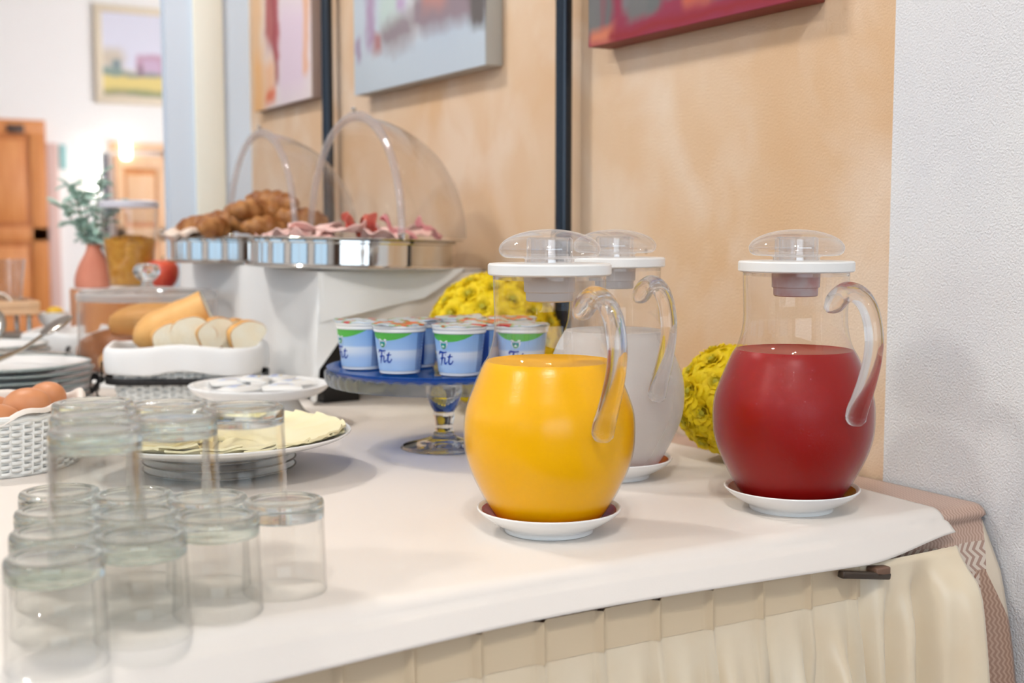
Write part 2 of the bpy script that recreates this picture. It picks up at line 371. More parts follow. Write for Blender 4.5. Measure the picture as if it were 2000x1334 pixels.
canvas('pale grey blue still life canvas with a brown band between the two pipes', 0.985, 1.5275, 1.293, 1.95, 0.035,
       art('grey_still_life', (200, 212, 222), [(-0.13, .35, .14, .3, .1, (184, 198, 214)), (0.08, .30, .035, .22, .02, (222, 230, 232)), (0.0, .30, .03, .22, .02, (226, 233, 234)), (0.105, .28, .006, .2, .005, (136, 146, 158)),
           (-0.13, .125, .14, .038, .02, (150, 134, 142)), (0.07, .10, .07, .03, .02, (152, 140, 146)), (-0.09, .145, .05, .02, .015, (186, 138, 132)), (0.1, .15, .05, .03, .02, (196, 214, 210)), (0.05, .145, .02, .014, .01, (190, 166, 200)), (0.19, .15, .018, .07, .012, (176, 152, 182)),
           (0.245, .09, .01, .02, .008, (160, 140, 170)), (-0.25, .12, .025, .05, .012, (104, 98, 96)), (0.16, .085, .02, .02, .01, (178, 128, 128))], wob=0.03, wscale=12), mat('pale_canvas_edge', (178, 176, 170), 0.7))
canvas('peach and lilac canvas with a dark red streak beside the blue pier', 1.794, 2.183, 1.315, 1.95, 0.025,
       art('peach_lilac', (236, 226, 220), [(0.17, .3, .05, .4, .03, (238, 196, 150)), (-0.08, .12, .11, .12, .05, (228, 208, 222)), (0.06, .3, .035, .17, .02, (188, 110, 108)), (0.035, .33, .016, .28, .012, (158, 62, 66)), (0.085, .32, .014, .16, .01, (178, 84, 84)),
           (0.02, .2, .012, .1, .01, (178, 86, 92)), (0.08, .06, .03, .05, .02, (240, 190, 150)), (0.075, .025, .03, .02, .012, (228, 120, 84)), (0.16, .05, .04, .08, .03, (242, 186, 122)), (-0.17, .35, .015, .3, .012, (232, 178, 140))], wob=0.035, wscale=10), mat('grey_canvas_edge', (150, 132, 126), 0.7))

# far wall: doors, framed landscape, lamps
def panel_door(name, x0, x1, z1, m, md, knob_x, label, cat='door', y=11.5):
    t = struct(name, box(x0, x1, y - 0.05, y - 0.002, 0.0, z1, 0.004), md); t['label'] = label
    w = x1 - x0
    for (a, b, c, d) in ((0.0, 1.0, z1 - 0.13, z1), (0.0, 1.0, 0, 0.22), (0.0, 1.0, 0.92, 1.05), (0, .16, .22, z1 - .13), (.84, 1, .22, z1 - .13)):
        obj('door_rail', box(x0 + w * a, x0 + w * b, y - 0.066, y - 0.05, c, d, 0.004), m, t)
    for c, d in ((.28, .87), (1.1, z1 - 0.19)):
        obj('door_panel', box(x0 + w * .21, x0 + w * .79, y - 0.062, y - 0.05, c, d, 0.006), m, t)
    obj('door_handle', moved(lathe([(0.0, 0), (.014, 0), (.014, .03), (.024, .045), (.02, .065), (0, .07)], 16), (knob_x, y - 0.066, 1.0), (PI / 2, 0, 0)), M['steel'], t)
panel_door('door_1', 0.16, 1.063, 2.045, M['orangewood'], M['orangewood_d'], 0.25, 'orange varnished wooden panel door at the far left')
obj('door_plaque', box(0.724, 0.877, 11.415, 11.433, 1.916, 2.0, 0.008), mat('dark_bronze_plaque', (84, 64, 54), 0.5), None, label='small dark plaque on the orange wooden door', cat='plaque')
struct('trim_3', box(1.066, 1.17, 11.44, 11.5, 0, 1.84, 0.005), M['pinkframe'])
struct('trim_4', box(2.17, 2.262, 11.44, 11.5, 0, 1.86, 0.005), M['pinkframe'])
struct('trim_5', box(1.66, 2.262, 11.44, 11.5, 1.79, 1.87, 0.005), M['palewood'])
struct('trim_6', box(1.585, 1.632, 11.47, 11.5, 0.0, 1.77, 0.004), M['dark'])
panel_door('door_2', 1.70, 2.165, 1.75, M['palewood'], M['orangewood'], 2.1, 'pale peach wooden door behind the cereal jar')
t = thing('framed_landscape', 'framed landscape painting of a pink house and yellow field on far wall', 'painting', (1.94, 11.49, 2.24))
obj('canvas', box(-.34, .34, -0.012, 0.0, 0.06, 0.87), art('landscape', (222, 222, 236), [(0, .17, .5, .14, .03, (226, 206, 132)), (0, .1, .5, .035, .03, (150, 150, 110)), (.1, .11, .2, .02, .02, (140, 150, 112)), (0.12, .38, .13, .1, .015, (196, 158, 180)), (0.14, .36, .08, .07, .015, (204, 178, 202)), (-.25, .42, .12, .1, .05, (208, 196, 178)), (-.2, .36, .04, .06, .02, (120, 140, 146)),
    (0, .29, .5, .018, .015, (128, 140, 140)), (-.24, .31, .1, .025, .02, (138, 158, 148)), (.03, .33, .02, .05, .012, (140, 120, 128)), (0, .06, .5, .02, .02, (200, 184, 174))], axes=('X', 'Z'), wob=0.04, wscale=6), t)
for a in ((-.40, .40, 0, .07), (-.40, .40, .86, .93), (-.40, -.33, .07, .86), (.33, .40, .07, .86)):
    obj('frame_rail', box(a[0], a[1], -0.035, 0.005, a[2], a[3], 0.006), mat('pale_gilt_frame', (226, 212, 188), 0.5), t)
GLOW = emis('lit_opal_glass', (1.0, 0.98, 0.9), 4.0)
def tube_lamp(label, x, z0, z1, r, y=11.43):
    t = thing('wall_lamp', label, 'lamp', (x, y, z0), 0, 'opal wall lamps')
    obj('lamp_shade', lathe([(0, 0), (r * .8, 0.004), (r, 0.02), (r, z1 - z0 - .02), (r * .8, z1 - z0 - .004), (0, z1 - z0)], 20), GLOW, t)
    obj('bracket', box(-.02, .02, r * .6, 11.5 - y - .001, (z1 - z0) * .4, (z1 - z0) * .6), M['steel'], t)
tube_lamp('tall glowing white tube lamp on the far wall', 1.493, 1.357, 1.827, 0.055)
tube_lamp('short glowing white tube lamp on the far wall over the peach door', 1.785, 1.70, 1.92, 0.045, 11.37)
obj('notice', box(1.193, 1.257, 11.485, 11.499, 1.60, 1.83, .002), mat('teal_paper', (150, 196, 196), .7), None, label='narrow teal notice on the far wall beside the door frame', cat='notice')

# ceiling lamps (their own light)
def pendant(label, loc, e, n=3, r=0.032, spread=0.11, col=(1.0, 0.955, 0.90)):
    t = thing('pendant_lamp', label, 'lamp', loc, 0.3, 'ceiling lamps')
    h = 3.6 - loc[2]
    obj('canopy', lathe([(0, h - .001), (.06, h - .001), (.055, h - .03), (0, h - .035)], 24), M['steel'], t)
    obj('stem', tube([(0, 0, .09), (0, 0, h - .03)], .006, 10), M['steel'], t)
    for k in range(n):
        a = 2 * PI * k / n; c = (spread * math.cos(a), spread * math.sin(a), 0.0)
        obj('arm', tube([(0, 0, .1), (c[0] * .6, c[1] * .6, .11), (c[0], c[1], .062)], .005, 8), M['steel'], t)
        obj('lamp_shade', moved(lathe([(.012, .062), (.020, .060), (.036, .035), (.044, .004), (.042, .004), (.034, .033), (.018, .057), (.012, .059)], 24, closed=True), c), M['porcelain'], t)
        l = bpy.data.lights.new('bulb', 'POINT'); l.energy = e * LS; l.color = col; l.shadow_soft_size = r
        lo = bpy.data.objects.new('bulb', l); COL.objects.link(lo); lo.parent = t; lo.location = (c[0], c[1], -.004)
pendant('three bulb ceiling lamp over the near end of the buffet', (-1.17, -1.0, 2.33), 34)
pendant('three bulb ceiling lamp over the middle of the buffet', (-1.25, 1.4, 2.5), 38)
pendant('unseen three bulb ceiling lamp added in the room to soften shadows', (-2.6, 0.1, 2.5), 34)  # added lamp out of view, softens the shadows
pendant('unseen three bulb ceiling lamp added to brighten the far bay', (1.2, 7.2, 2.8), 20)  # added lamp out of view, lifts the far room

# ------------------------------------------------------------------ table, cloths, skirt
WX = -1.10                                  # left edge of the table
t = thing('buffet_table', 'long buffet table under the cloths along the tan wall', 'table', (0, 0, 0))
TW = mat('table_wood', (120, 86, 60), 0.5)
obj('tabletop', box(WX + .012, -.034, .020, 2.22, TZ - .035, TZ - .008, .003), TW, t)
for x in (WX + .08, -.09):
    for y in (.09, 2.14): obj('leg', box(x - .025, x + .025, y - .025, y + .025, 0.0, TZ - .035, .003), TW, t)

def jacquard():
    m, N, L, P = new_mat('brown_jacquard'); P.inputs['Roughness'].default_value = .42; P.inputs['Sheen Weight'].default_value = .15
    tc = N.new('ShaderNodeTexCoord'); sp = N.new('ShaderNodeSeparateXYZ'); L.new(tc.outputs['UV'], sp.inputs[0])
    def mth(op, a, b=None, c=None):
        n = N.new('ShaderNodeMath'); n.operation = op
        for i, v in enumerate((a, b, c)):
            if v is None: continue
            if hasattr(v, 'links'): L.new(v, n.inputs[i])
            else: n.inputs[i].default_value = v
        return n.outputs[0]
    U, V = sp.outputs['X'], sp.outputs['Y']     # U: metres along the hem, V: metres down from the table edge
    def band(s, a, b): return mth('MULTIPLY', mth('GREATER_THAN', s, a), mth('LESS_THAN', s, b))
    fine = mth('GREATER_THAN', mth('SINE', mth('ADD', mth('MULTIPLY', U, 1500), mth('MULTIPLY', mth('SINE', mth('MULTIPLY', V, 800)), 1.5))), 0.1)
    zz = mth('GREATER_THAN', mth('SINE', mth('ADD', mth('MULTIPLY', U, 700), mth('MULTIPLY', mth('PINGPONG', mth('MULTIPLY', V, 1.0), .007), 700))), -0.1)
    def mixc(f, a, b):
        n = N.new('ShaderNodeMix'); n.data_type = 'RGBA'; L.new(f, n.inputs[0])
        for i, v in ((6, a), (7, b)):
            if hasattr(v, 'links'): L.new(v, n.inputs[i])
            else: n.inputs[i].default_value = srgb(*v)
        return n.outputs[2]
    top = mixc(fine, (186, 152, 134), (206, 176, 158))
    low = mixc(fine, (164, 128, 108), (190, 158, 136))
    plain = mixc(band(U, -1, .076), low, (160, 116, 96))
    plain = mixc(mth('MULTIPLY', band(U, .068, .080), zz), plain, (214, 196, 180))
    c = mixc(mth('GREATER_THAN', V, .045), top, plain)
    c = mixc(band(V, .042, .068), c, mixc(zz, (178, 146, 130), (222, 206, 190)))
    # cream corner wedge
    wedge = mth('MULTIPLY', mth('GREATER_THAN', mth('SUBTRACT', U, .088), mth('MULTIPLY', mth('ABSOLUTE', mth('SUBTRACT', V, .07)), .35)), mth('LESS_THAN', V, .155))
    c = mixc(mth('MULTIPLY', wedge, mth('GREATER_THAN', V, .015)), c, (226, 210, 188))
    L.new(c, P.inputs['Base Color'])
    b = N.new('ShaderNodeBump'); b.inputs['Strength'].default_value = .35; b.inputs['Distance'].default_value = .0006; L.new(fine, b.inputs['Height']); L.new(b.outputs[0], P.inputs['Normal'])
    return m
JQ = jacquard()
# brown jacquard cloth: covers the top, its corner falls in folds over the near end beside the wall
def jq_pt(x, s):
    """x across the table, s metres from the far end over the near edge and down"""
    yend = 2.235; r = .014
    top_len = yend - r
    if s <= top_len: return (x, yend - s, TZ - .0035)
    q = s - top_len
    arc = r * PI / 2
    cx = x
    if q < arc:
        a = q / r; return (cx, r - r * math.sin(a), TZ - .0035 - r + r * math.cos(a))
    d = q - arc
    e_ = sstep(-.13, -.06, x); fl = (.012 * min(1, d / .05) + .22 * d / (1 + 1.6 * d)) * e_
    fold = .008 * math.sin((x + .02) * 95 + d * 3) * min(1, d / .12) * e_
    return (cx, -fl - fold + .006, TZ - .0175 - d)
SL = [0, .6, 1.2, 1.7, 2.0, 2.1, 2.15, 2.18, 2.2, 2.212] + [2.221 + .022 * k / 5 for k in range(6)] + [2.25 + .69 * (k / 26) ** 1.3 for k in range(27)]
XL = [WX + .005 + (1.0 * k / 20) for k in range(20)] + [-.105 + .1 * k / 24 for k in range(25)]
vs = [jq_pt(x, s) for s in SL for x in XL]; nx = len(XL)
fs = [(i * nx + j, i * nx + j + 1, (i + 1) * nx + j + 1, (i + 1) * nx + j) for i in range(len(SL) - 1) for j in range(nx - 1)]
jm = mesh(vs, fs, True, 0); uvl = jm.uv_layers.new(name='UVMap')
for lp in jm.loops:
    vi = lp.vertex_index; uvl.data[lp.index].uv = (XL[vi % nx] + .11, SL[vi // nx] - 2.221)
o = obj('jacquard_tablecloth', jm, JQ, label='brown jacquard tablecloth showing at the table corner beside the white wall', cat='tablecloth')
md = o.modifiers.new('thickness', 'SOLIDIFY'); md.thickness = .0012; md.offset = -1

CLOTH = mat('cream_white_runner_cloth', (240, 231, 222), .55, sheen=.1, bump=.08, bscale=900)
def runner_pt(u, v):
    """u 0..1 from left edge to right edge, v metres from the far end"""
    yend = 2.22; r = .012
    xr = -.068 + .012 * math.sin(v * 7.0 + .6) * .6
    x = WX - .003 + (xr - WX) * u
    # the right front corner sweeps out and flops over the edge in a curve
    z0 = TZ + .0006
    bump = .0016 * math.sin(x * 9 + v * 4) * sstep(.0, .3, 1 - u) * .3
    L = yend - r
    hang = .026 + .006 * math.sin(x * 6 + 1.2)
    k = sstep(-.20, -.065, x); hang = hang * (1 - k) + .012 * k
    if v <= L: return (x, yend - v, z0 + bump * sstep(L, L - .1, v))
    q = (v - L) / .05; q = min(1, q)                     # 0..1 over the edge and down
    arc = r * PI / 2; tot = arc + hang; s = q * tot
    out = .012 + .008 * (1 - k) + .005 * math.sin(x * 14)
    if s < arc:
        a = s / r; return (x + .010 * k * q, r - (r + out * q * 0.4) * math.sin(a), z0 - r + r * math.cos(a))
    d = s - arc
    return (x + .014 * k * q, -out * .4 - d * .55, z0 - r - d * .85)
vl = [0, .5, 1.0, 1.5, 1.8] + [1.9 + .308 * k / 16 for k in range(17)] + [2.208 + .05 * k / 14 for k in range(1, 15)]
ul = [k / 70 * .85 for k in range(70)] + [.85 + .15 * k / 40 for k in range(41)]
vs = [runner_pt(u, v) for v in vl for u in ul]; nx = len(ul)
fs = [(i * nx + j, i * nx + j + 1, (i + 1) * nx + j + 1, (i + 1) * nx + j) for i in range(len(vl) - 1) for j in range(nx - 1)]
o = obj('table_runner', mesh(vs, fs, True, 0), CLOTH, label='cream white top cloth spread over the whole buffet table', cat='tablecloth')
md = o.modifiers.new('thickness', 'SOLIDIFY'); md.thickness = .0012; md.offset = -1

SATIN = mat('champagne_satin', (236, 217, 186), .28, spec=.6, sheen=.3, var=(241, 226, 199), vscale=14)
# pleated satin skirt pinned along the near end
PL = .0565
def skirt_pt(x, z):
    ph = ((x + 2.0) / PL) % 1.0; d = (TZ - .036 - z)
    grow = .35 + .65 * sstep(.02, .16, d)
    rdg = math.exp(-((ph - .86) / .06) ** 2); bil = math.sin(PI * min(1, ph / .8)) ** .8      # a pinched ridge, then a soft billow
    idx = math.floor((x + 2.0) / PL); rn = math.sin(idx * 12.9898) * .5
    dep = .003 + (.006 + .009 * sstep(.025, .08, d)) * rdg * (1 - .3 * sstep(.1, .5, d)) + .021 * bil * sstep(.015, .14, d) * (1 + .6 * rn) + .007 * math.sin(ph * 4 * PI + idx * 1.7) * sstep(.04, .13, d) + .004 * math.sin(x * 30 + d * 6 + idx) * sstep(.03, .3, d)
    k = sstep(-.19, -.165, x)
    soft = .008 + .015 * math.sin((x + .19) * 150 + d * 9) * sstep(0.0, .07, d) * sstep(-.082, -.12, x) + .007 * math.sin((x + .2) * 62 - d * 7) * sstep(0, .05, d)
    dep = dep * (1 - k) + (soft + .004) * k
    xx = x + .012 * math.sin(d * 7 + idx) * sstep(.06, .4, d) * (1 - k) - .08 * d * sstep(-.12, -.07, x) * .6
    return (xx, -.004 - max(.0, dep) - .03 * d * (1 - .4 * k) - (.016 + .22 * d / (1 + 1.6 * d)) * sstep(-.13, -.075, x) * min(1, d / .03), z)
zs = [TZ - .034 - .69 * (k / 36) ** 1.25 for k in range(37)]
xs = [WX + k * .0032 for k in range(int((-.066 - WX) / .0032) + 1)]
vs = [skirt_pt(x, z) for z in zs for x in xs]; nx = len(xs)
fs = [(i * nx + j, i * nx + j + 1, (i + 1) * nx + j + 1, (i + 1) * nx + j) for i in range(len(zs) - 1) for j in range(nx - 1)]
t = thing('table_skirt', 'pleated champagne satin skirt hanging from the near table end', 'table skirt', (0, 0, 0))
o = obj('pleated_fabric', mesh(vs, fs, True, 0), SATIN, t)
md = o.modifiers.new('thickness', 'SOLIDIFY'); md.thickness = .001; md.offset = -1
def band_pt(u, v):
    x = WX + (-.19 - WX) * u; z = TZ - .033 - .034 * v
    p = skirt_pt(x, z); return (p[0], p[1] - .0009, z)
obj('header_band', grid(420, 3, band_pt, .0008), mat('champagne_header', (226, 205, 172), .4), t)
t = thing('skirt_clip', 'dark bronze plastic skirt clip under the cream cloth', 'clip', (-.197, -.021, .7075))
CL = mat('dark_bronze_plastic', (66, 54, 44), .35)
obj('clip_bar', box(-.031, .031, -.004, .004, -.0035, .003, .0015), CL, t, rot=(0, .16, 0))
obj('clip_back', box(.012, .030, -.004, .010, -.003, .0045, .0015), mat('brown_clip_tape', (122, 92, 74), .5), t)

# ------------------------------------------------------------------ pitchers on saucers
PROF = smooth_pts([(.0460, 0.0), (.0500, .006), (.0575, .018), (.0695, .042), (.0760, .062), (.0775, .081), (.0765, .098), (.0728, .111), (.0685, .122), (.0610, .140), (.0552, .150), (.0510, .164), (.0495, .180), (.0500, .200), (.0506, .2215)], 5)
def prof_r(z):
    for (r0, z0), (r1, z1) in zip(PROF, PROF[1:]):
        if z0 <= z <= z1 and z1 > z0: return r0 + (r1 - r0) * (z - z0) / (z1 - z0)
    return PROF[-1][0]
WALL = .0022
def juice(name, c, c2, rough=.25):
    return mat(name, c, rough, var=c2, vscale=3, spec=.12)
def frosted_water():
    m, N, L, P = new_mat('chilled_water_behind_condensation'); out = N['Material Output']
    P.inputs['Base Color'].default_value = (.97, .97, .97, 1); P.inputs['Roughness'].default_value = .42; P.inputs['Transmission Weight'].default_value = 1; P.inputs['IOR'].default_value = 1.2
    df = N.new('ShaderNodeBsdfDiffuse'); df.inputs[0].default_value = (.93, .91, .89, 1)
    tl = N.new('ShaderNodeBsdfTranslucent'); tl.inputs[0].default_value = (.9, .88, .86, 1)
    a = N.new('ShaderNodeMixShader'); L.new(df.outputs[0], a.inputs[1]); L.new(tl.outputs[0], a.inputs[2])
    mx = N.new('ShaderNodeMixShader'); mx.inputs[0].default_value = .55
    tc = N.new('ShaderNodeTexCoord'); nz = N.new('ShaderNodeTexNoise'); nz.inputs['Scale'].default_value = 420; L.new(tc.outputs['Object'], nz.inputs[0])
    b = N.new('ShaderNodeBump'); b.inputs['Strength'].default_value = .5; b.inputs['Distance'].default_value = .001; L.new(nz.outputs[0], b.inputs['Height']); L.new(b.outputs[0], P.inputs['Normal'])
    L.new(P.outputs[0], mx.inputs[1]); L.new(a.outputs[0], mx.inputs[2]); L.new(mx.outputs[0], out.inputs[0])
    return m
GL_DRY = M['pitcher_glass']
GL_FOG = {'orange': thin_glass('fogged_wall_orange', (.998, .996, .994), .24, haze=.0, base=.03, drop=(.10,)),
          'red': thin_glass('fogged_wall_red', (.995, .99, .99), .09, haze=.010, haze_col=(.9, .75, .75), base=.03, grey_edge=.14, drop=(.9,)),
          'water': thin_glass('fogged_wall_water', (.98, .98, .98), .2, haze=.24, haze_col=(.95, .94, .93), base=.06, grey_edge=.3, drop=(.6,))}
KNOB = smooth_pts([(.0, .0288), (.012, .0282), (.024, .0260), (.034, .0226), (.0410, .0184), (.0450, .0130), (.0448, .0082), (.0425, .0050), (.038, .0036), (.0225, .0032)], 5)
def pitcher(label, loc, haz, liq, level, fog, tilt=0.0, stain=None):
    t = thing('pitcher', label, 'pitcher', loc, 0, 'glass pitchers on saucers')
    lo = [p for p in PROF if p[1] <= level + .002]; hi = [p for p in PROF if p[1] >= lo[-1][1]]
    inner = lambda pr: [(r - WALL, z) for r, z in pr]
    # lower fogged wall with the glass bottom, upper clear neck
    obj('fogged_belly', lathe([(0, .0005)] + lo, 72), GL_FOG[fog], t)
    nk = obj('neck', lathe(hi, 72), GL_DRY, t)
    obj('neck_lip', lathe([(.0506, .2185), (.0506, .2215), (.0484, .2215), (.0484, .2185)], 72, closed=True), M['clear'], nk)
    # pouring lip seen inside the neck
    pr = [(max(r - .0012, 0), max(z, .004)) for r, z in lo if z < level]
    obj('drink', lathe([(0, .003), (pr[0][0], .003)] + pr[1:] + [(prof_r(level) - .0012, level), (prof_r(level) - .004, level - .0008), (0, level - .001)], 72, angle=50), liq, t)
    # handle: thick clear rod from neck, out, and back onto the belly
    hp = [(.047, .1900, .0060), (.0535, .1940, .0096), (.062, .2015, .0100), (.073, .2060, .0094), (.088, .2020, .0090), (.0995, .189, .0086), (.1055, .168, .0084), (.1045, .148, .0084), (.0990, .128, .0087), (.0920, .110, .0092), (.0870, .098, .0098), (.0850, .0895, .0095)]
    hp = smooth_pts(hp, 5)
    hd = obj('handle', tube([(r, 0, z) for r, z, _ in hp], [w for _, _, w in hp], 20), M['clear'], t, rot=(0, 0, haz))
    # lid
    lid = obj('lid', lathe([(0, .2222), (.0538, .2222), (.0552, .2234), (.0552, .2312), (.0540, .2326), (.0228, .2330), (0, .2330)], 72), M['white_plastic'], t)
    obj('lid_plug', lathe([(0, .2222), (.0232, .2222), (.0228, .2075), (.0213, .2065), (.0210, .1995), (.0195, .1985), (.0, .1985)], 40), stain or M['grey_plastic'], lid)
    out = [(.0222, 0.0), (.0222, .003)] + [(r, z + .001) for r, z in reversed(KNOB[:-1])]
    inn = [(max(r - .0030, 0), z - .0022) for r, z in KNOB if r < .0405 and z > .008] + [(.0385, .0085), (.030, .0062), (.0194, .0058), (.0194, 0.0)]
    kn = obj('lid_knob', moved(lathe(out + [(0, .0296)], 64), (0, 0, .2331)), M['knob_glass'], lid)
    obj('knob_stem', moved(lathe([(.0205, .0002), (.0205, .0205), (.0185, .0225), (.0165, .0205), (.0165, .0002)], 40), (0, 0, .2331)), M['knob_glass'], kn)
    return t
def saucer(label, loc):
    t = thing('saucer', label, 'saucer', loc, 0, 'saucers under the pitchers')
    obj('dish', lathe(smooth_pts([(0, .0035), (.036, .0035), (.0375, .0), (.0405, .0), (.0415, .004), (.050, .0085), (.060, .0150), (.0645, .0195), (.0655, .0212), (.0645, .0220), (.0625, .0208)], 3) + [(.0612, .0196)], 72), M['porcelain'], t)
    obj('red_glazed_well', lathe(smooth_pts([(.0612, .0196), (.056, .0150), (.050, .0108), (.046, .0092), (.040, .0088), (0, .0088)], 3), 72), M['red_glaze'], t)
    return t
M['red_glaze'] = mat('red_glaze', (190, 58, 40), .2, var=(168, 40, 28), vscale=60)
OJ = juice('orange_juice', (255, 187, 0), (255, 191, 1), .35); RJ = juice('red_fruit_juice', (150, 8, 5), (160, 11, 7), .3)
PK = mat('juice_stained_plug', (212, 196, 194), .45, var=(206, 160, 156), vscale=60)
def toward_cam(p, th):
    d = Vector((-1.0325 - p[0], -.81 - p[1])).normalized(); r = Vector((-d.y, d.x))
    v = d * math.cos(th) + r * math.sin(th); return math.atan2(v.y, v.x)
for (x, y), lb, sl, liq, lev, fog, th, st in (
    ((-.4493, .1215), 'glass pitcher of bright orange juice with white lid and clear knob', 'white saucer with a red well under the orange juice pitcher', OJ, .1455, 'orange', math.radians(32), None),
    ((-.1967, .0769), 'glass pitcher of dark red juice with white lid beside the white wall', 'white saucer with a red well under the red juice pitcher', RJ, .1470, 'red', math.radians(41), PK),
    ((-.2564, .2960), 'fogged glass pitcher of water standing behind the orange juice', 'white saucer with a red well under the water pitcher', frosted_water(), .1530, 'water', math.radians(32), None)):
    saucer(sl, (x, y, TZ + .0008)); pitcher(lb, (x, y, TZ + .0102), toward_cam((x, y), th), liq, lev, fog, stain=st)

# ------------------------------------------------------------------ glass cake stand with yogurt cups
SX, SY = -.337, .549
t = thing('glass_cake_stand', 'ribbed clear glass cake stand carrying the yogurt cups', 'cake stand', (SX, SY, TZ + .0008))
obj('foot', lathe(smooth_pts([(0, 0), (.050, 0), (.0525, .0018), (.050, .0045), (.034, .0085), (.016, .014), (.012, .020), (0, .021)], 4), 64), M['stand_glass'], t)
obj('stem', lathe(smooth_pts([(0, .0212), (.0105, .0212), (.0115, .030), (.0135, .040), (.013, .046), (.0165, .052), (.0215, .064), (.0230, .076), (.0195, .088), (.013, .0925), (0, .0925)], 4), 40), M['stand_glass'], t)
REFLBLUE = thin_glass('plate_glass_cup_reflection', (.26, .48, .86), .02, haze=.34, haze_col=(.02, .18, .60), base=.06)  # the cups' blue reflection is put into the plate's tint
obj('plate', lathe([(0, .0928), (.120, .0935), (.136, .0965), (.1440, .1026), (.1452, .1042), (.1434, .1044), (.134, .0990), (.119, .0965), (0, .0958)], 96), REFLBLUE, t)
def scal(a, k, r, z):
    w = abs(math.cos(a * 26))
    if k in (0, 1, 2): return (r + .0016 * w, z + .0034 * w)
    return (r + .0010 * w, z)
obj('scalloped_skirt', lathe([(.1405, .0955), (.1450, .0962), (.1466, .0942), (.1462, .0880), (.1430, .0825), (.1385, .0832), (.1382, .0895)], 416, closed=True, wave=scal), thin_glass('pressed_rim_glass', (.74, .77, .79), .04, haze=.12, haze_col=(.5, .54, .57), base=.10, grey_edge=.3), t)

def yogurt_label():
    m, N, L, P = new_mat('yogurt_cup_print'); P.inputs['Roughness'].default_value = .4
    tc = N.new('ShaderNodeTexCoord'); sp = N.new('ShaderNodeSeparateXYZ'); L.new(tc.outputs['UV'], sp.inputs[0]); U, V = sp.outputs['X'], sp.outputs['Y']
    def mth(op, a, b=None):
        n = N.new('ShaderNodeMath'); n.operation = op
        for i, v in enumerate((a, b)):
            if v is None: continue
            if hasattr(v, 'links'): L.new(v, n.inputs[i])
            else: n.inputs[i].default_value = v
        return n.outputs[0]
    def mixc(f, a, b):
        n = N.new('ShaderNodeMix'); n.data_type = 'RGBA'; L.new(f, n.inputs[0])
        for i, v in ((6, a), (7, b)):
            if hasattr(v, 'links'): L.new(v, n.inputs[i])
            else: n.inputs[i].default_value = srgb(*v)
        return n.outputs[2]
    rp = N.new('ShaderNodeValToRGB'); L.new(V, rp.inputs[0]); e = rp.color_ramp.elements
    e[0].position = 0; e[0].color = srgb(176, 208, 240); e[1].position = 1; e[1].color = srgb(136, 180, 232)
    for p_, c_ in ((.25, (190, 214, 242)), (.40, (224, 234, 246)), (.52, (228, 236, 246)), (.58, (168, 202, 240))):
        q = e.new(p_); q.color = srgb(*c_)
    # dark blue back of the cup with a text column beside it
    back = mth('GREATER_THAN', mth('ABSOLUTE', mth('SUBTRACT', U, .5)), .31)
    c = mixc(back, rp.outputs[0], (40, 84, 168))
    bars = mth('MULTIPLY', mth('GREATER_THAN', mth('FRACT', mth('MULTIPLY', V, 24)), .55), mth('MULTIPLY', mth('GREATER_THAN', U, .725), mth('LESS_THAN', U, mth('ADD', .79, mth('MULTIPLY', mth('SINE', mth('MULTIPLY', mth('FLOOR', mth('MULTIPLY', V, 24)), 9.1)), .012)))))
    c = mixc(bars, c, (26, 56, 130))
    # green wave under the rim, deepest near the front
    g = mth('GREATER_THAN', V, mth('ADD', .80, mth('MULTIPLY', mth('POWER', mth('ABSOLUTE', mth('SUBTRACT', U, .50)), 2.0), 6.0)))
    g = mth('MULTIPLY', g, mth('SUBTRACT', 1, back))
    c = mixc(g, c, (86, 184, 72)); L.new(c, P.inputs['Base Color'])
    return m
LBL = yogurt_label()
CH, CR0, CR1 = .060, .0255, .0325
def cup_r(z): return CR0 + (CR1 - CR0) * (z / CH)
def on_cup(a, z, off): r = cup_r(z) + off; return (r * math.cos(a), r * math.sin(a), z)
def cup_sleeve():
    n, k = 72, 6; vs = []; fs = []; z0, z1 = .004, .0505
    for i in range(n + 1):
        for j in range(k + 1):
            vs.append(on_cup(2 * PI * i / n, z0 + (z1 - z0) * j / k, .0004))
    for i in range(n):
        for j in range(k): fs.append((i * (k + 1) + j, (i + 1) * (k + 1) + j, (i + 1) * (k + 1) + j + 1, i * (k + 1) + j + 1))
    me = mesh(vs, fs, True, 0); uv = me.uv_layers.new(name='UVMap')
    for lp in me.loops:
        v = lp.vertex_index; uv.data[lp.index].uv = ((v // (k + 1)) / n, (v % (k + 1)) / k)
    return me
def stroke(pts, w, off=.0008, slant=0.0):
    """a brush stroke of (arc metres, height) points wrapped on the cup, printed just proud of the sleeve"""
    pts = smooth_pts(pts, 5); vs = []; fs = []
    for i, p in enumerate(pts):
        a = pts[max(i - 1, 0)]; b = pts[min(i + 1, len(pts) - 1)]; d = Vector((b[0] - a[0], b[1] - a[1])).normalized(); n_ = Vector((-d.y, d.x))
        t_ = i / (len(pts) - 1); ww = w * (.62 + .38 * math.sin(PI * min(1, t_ * 1.1 + .12)))
        for s in (-1, 1):
            x, z = p[0] + n_.x * ww * s, p[1] + n_.y * ww * s
            vs.append(on_cup(PI + x / .030, z, off))
    for i in range(len(pts) - 1): fs.append((2 * i, 2 * i + 1, 2 * i + 3, 2 * i + 2))
    return mesh(vs, fs, True, 0)
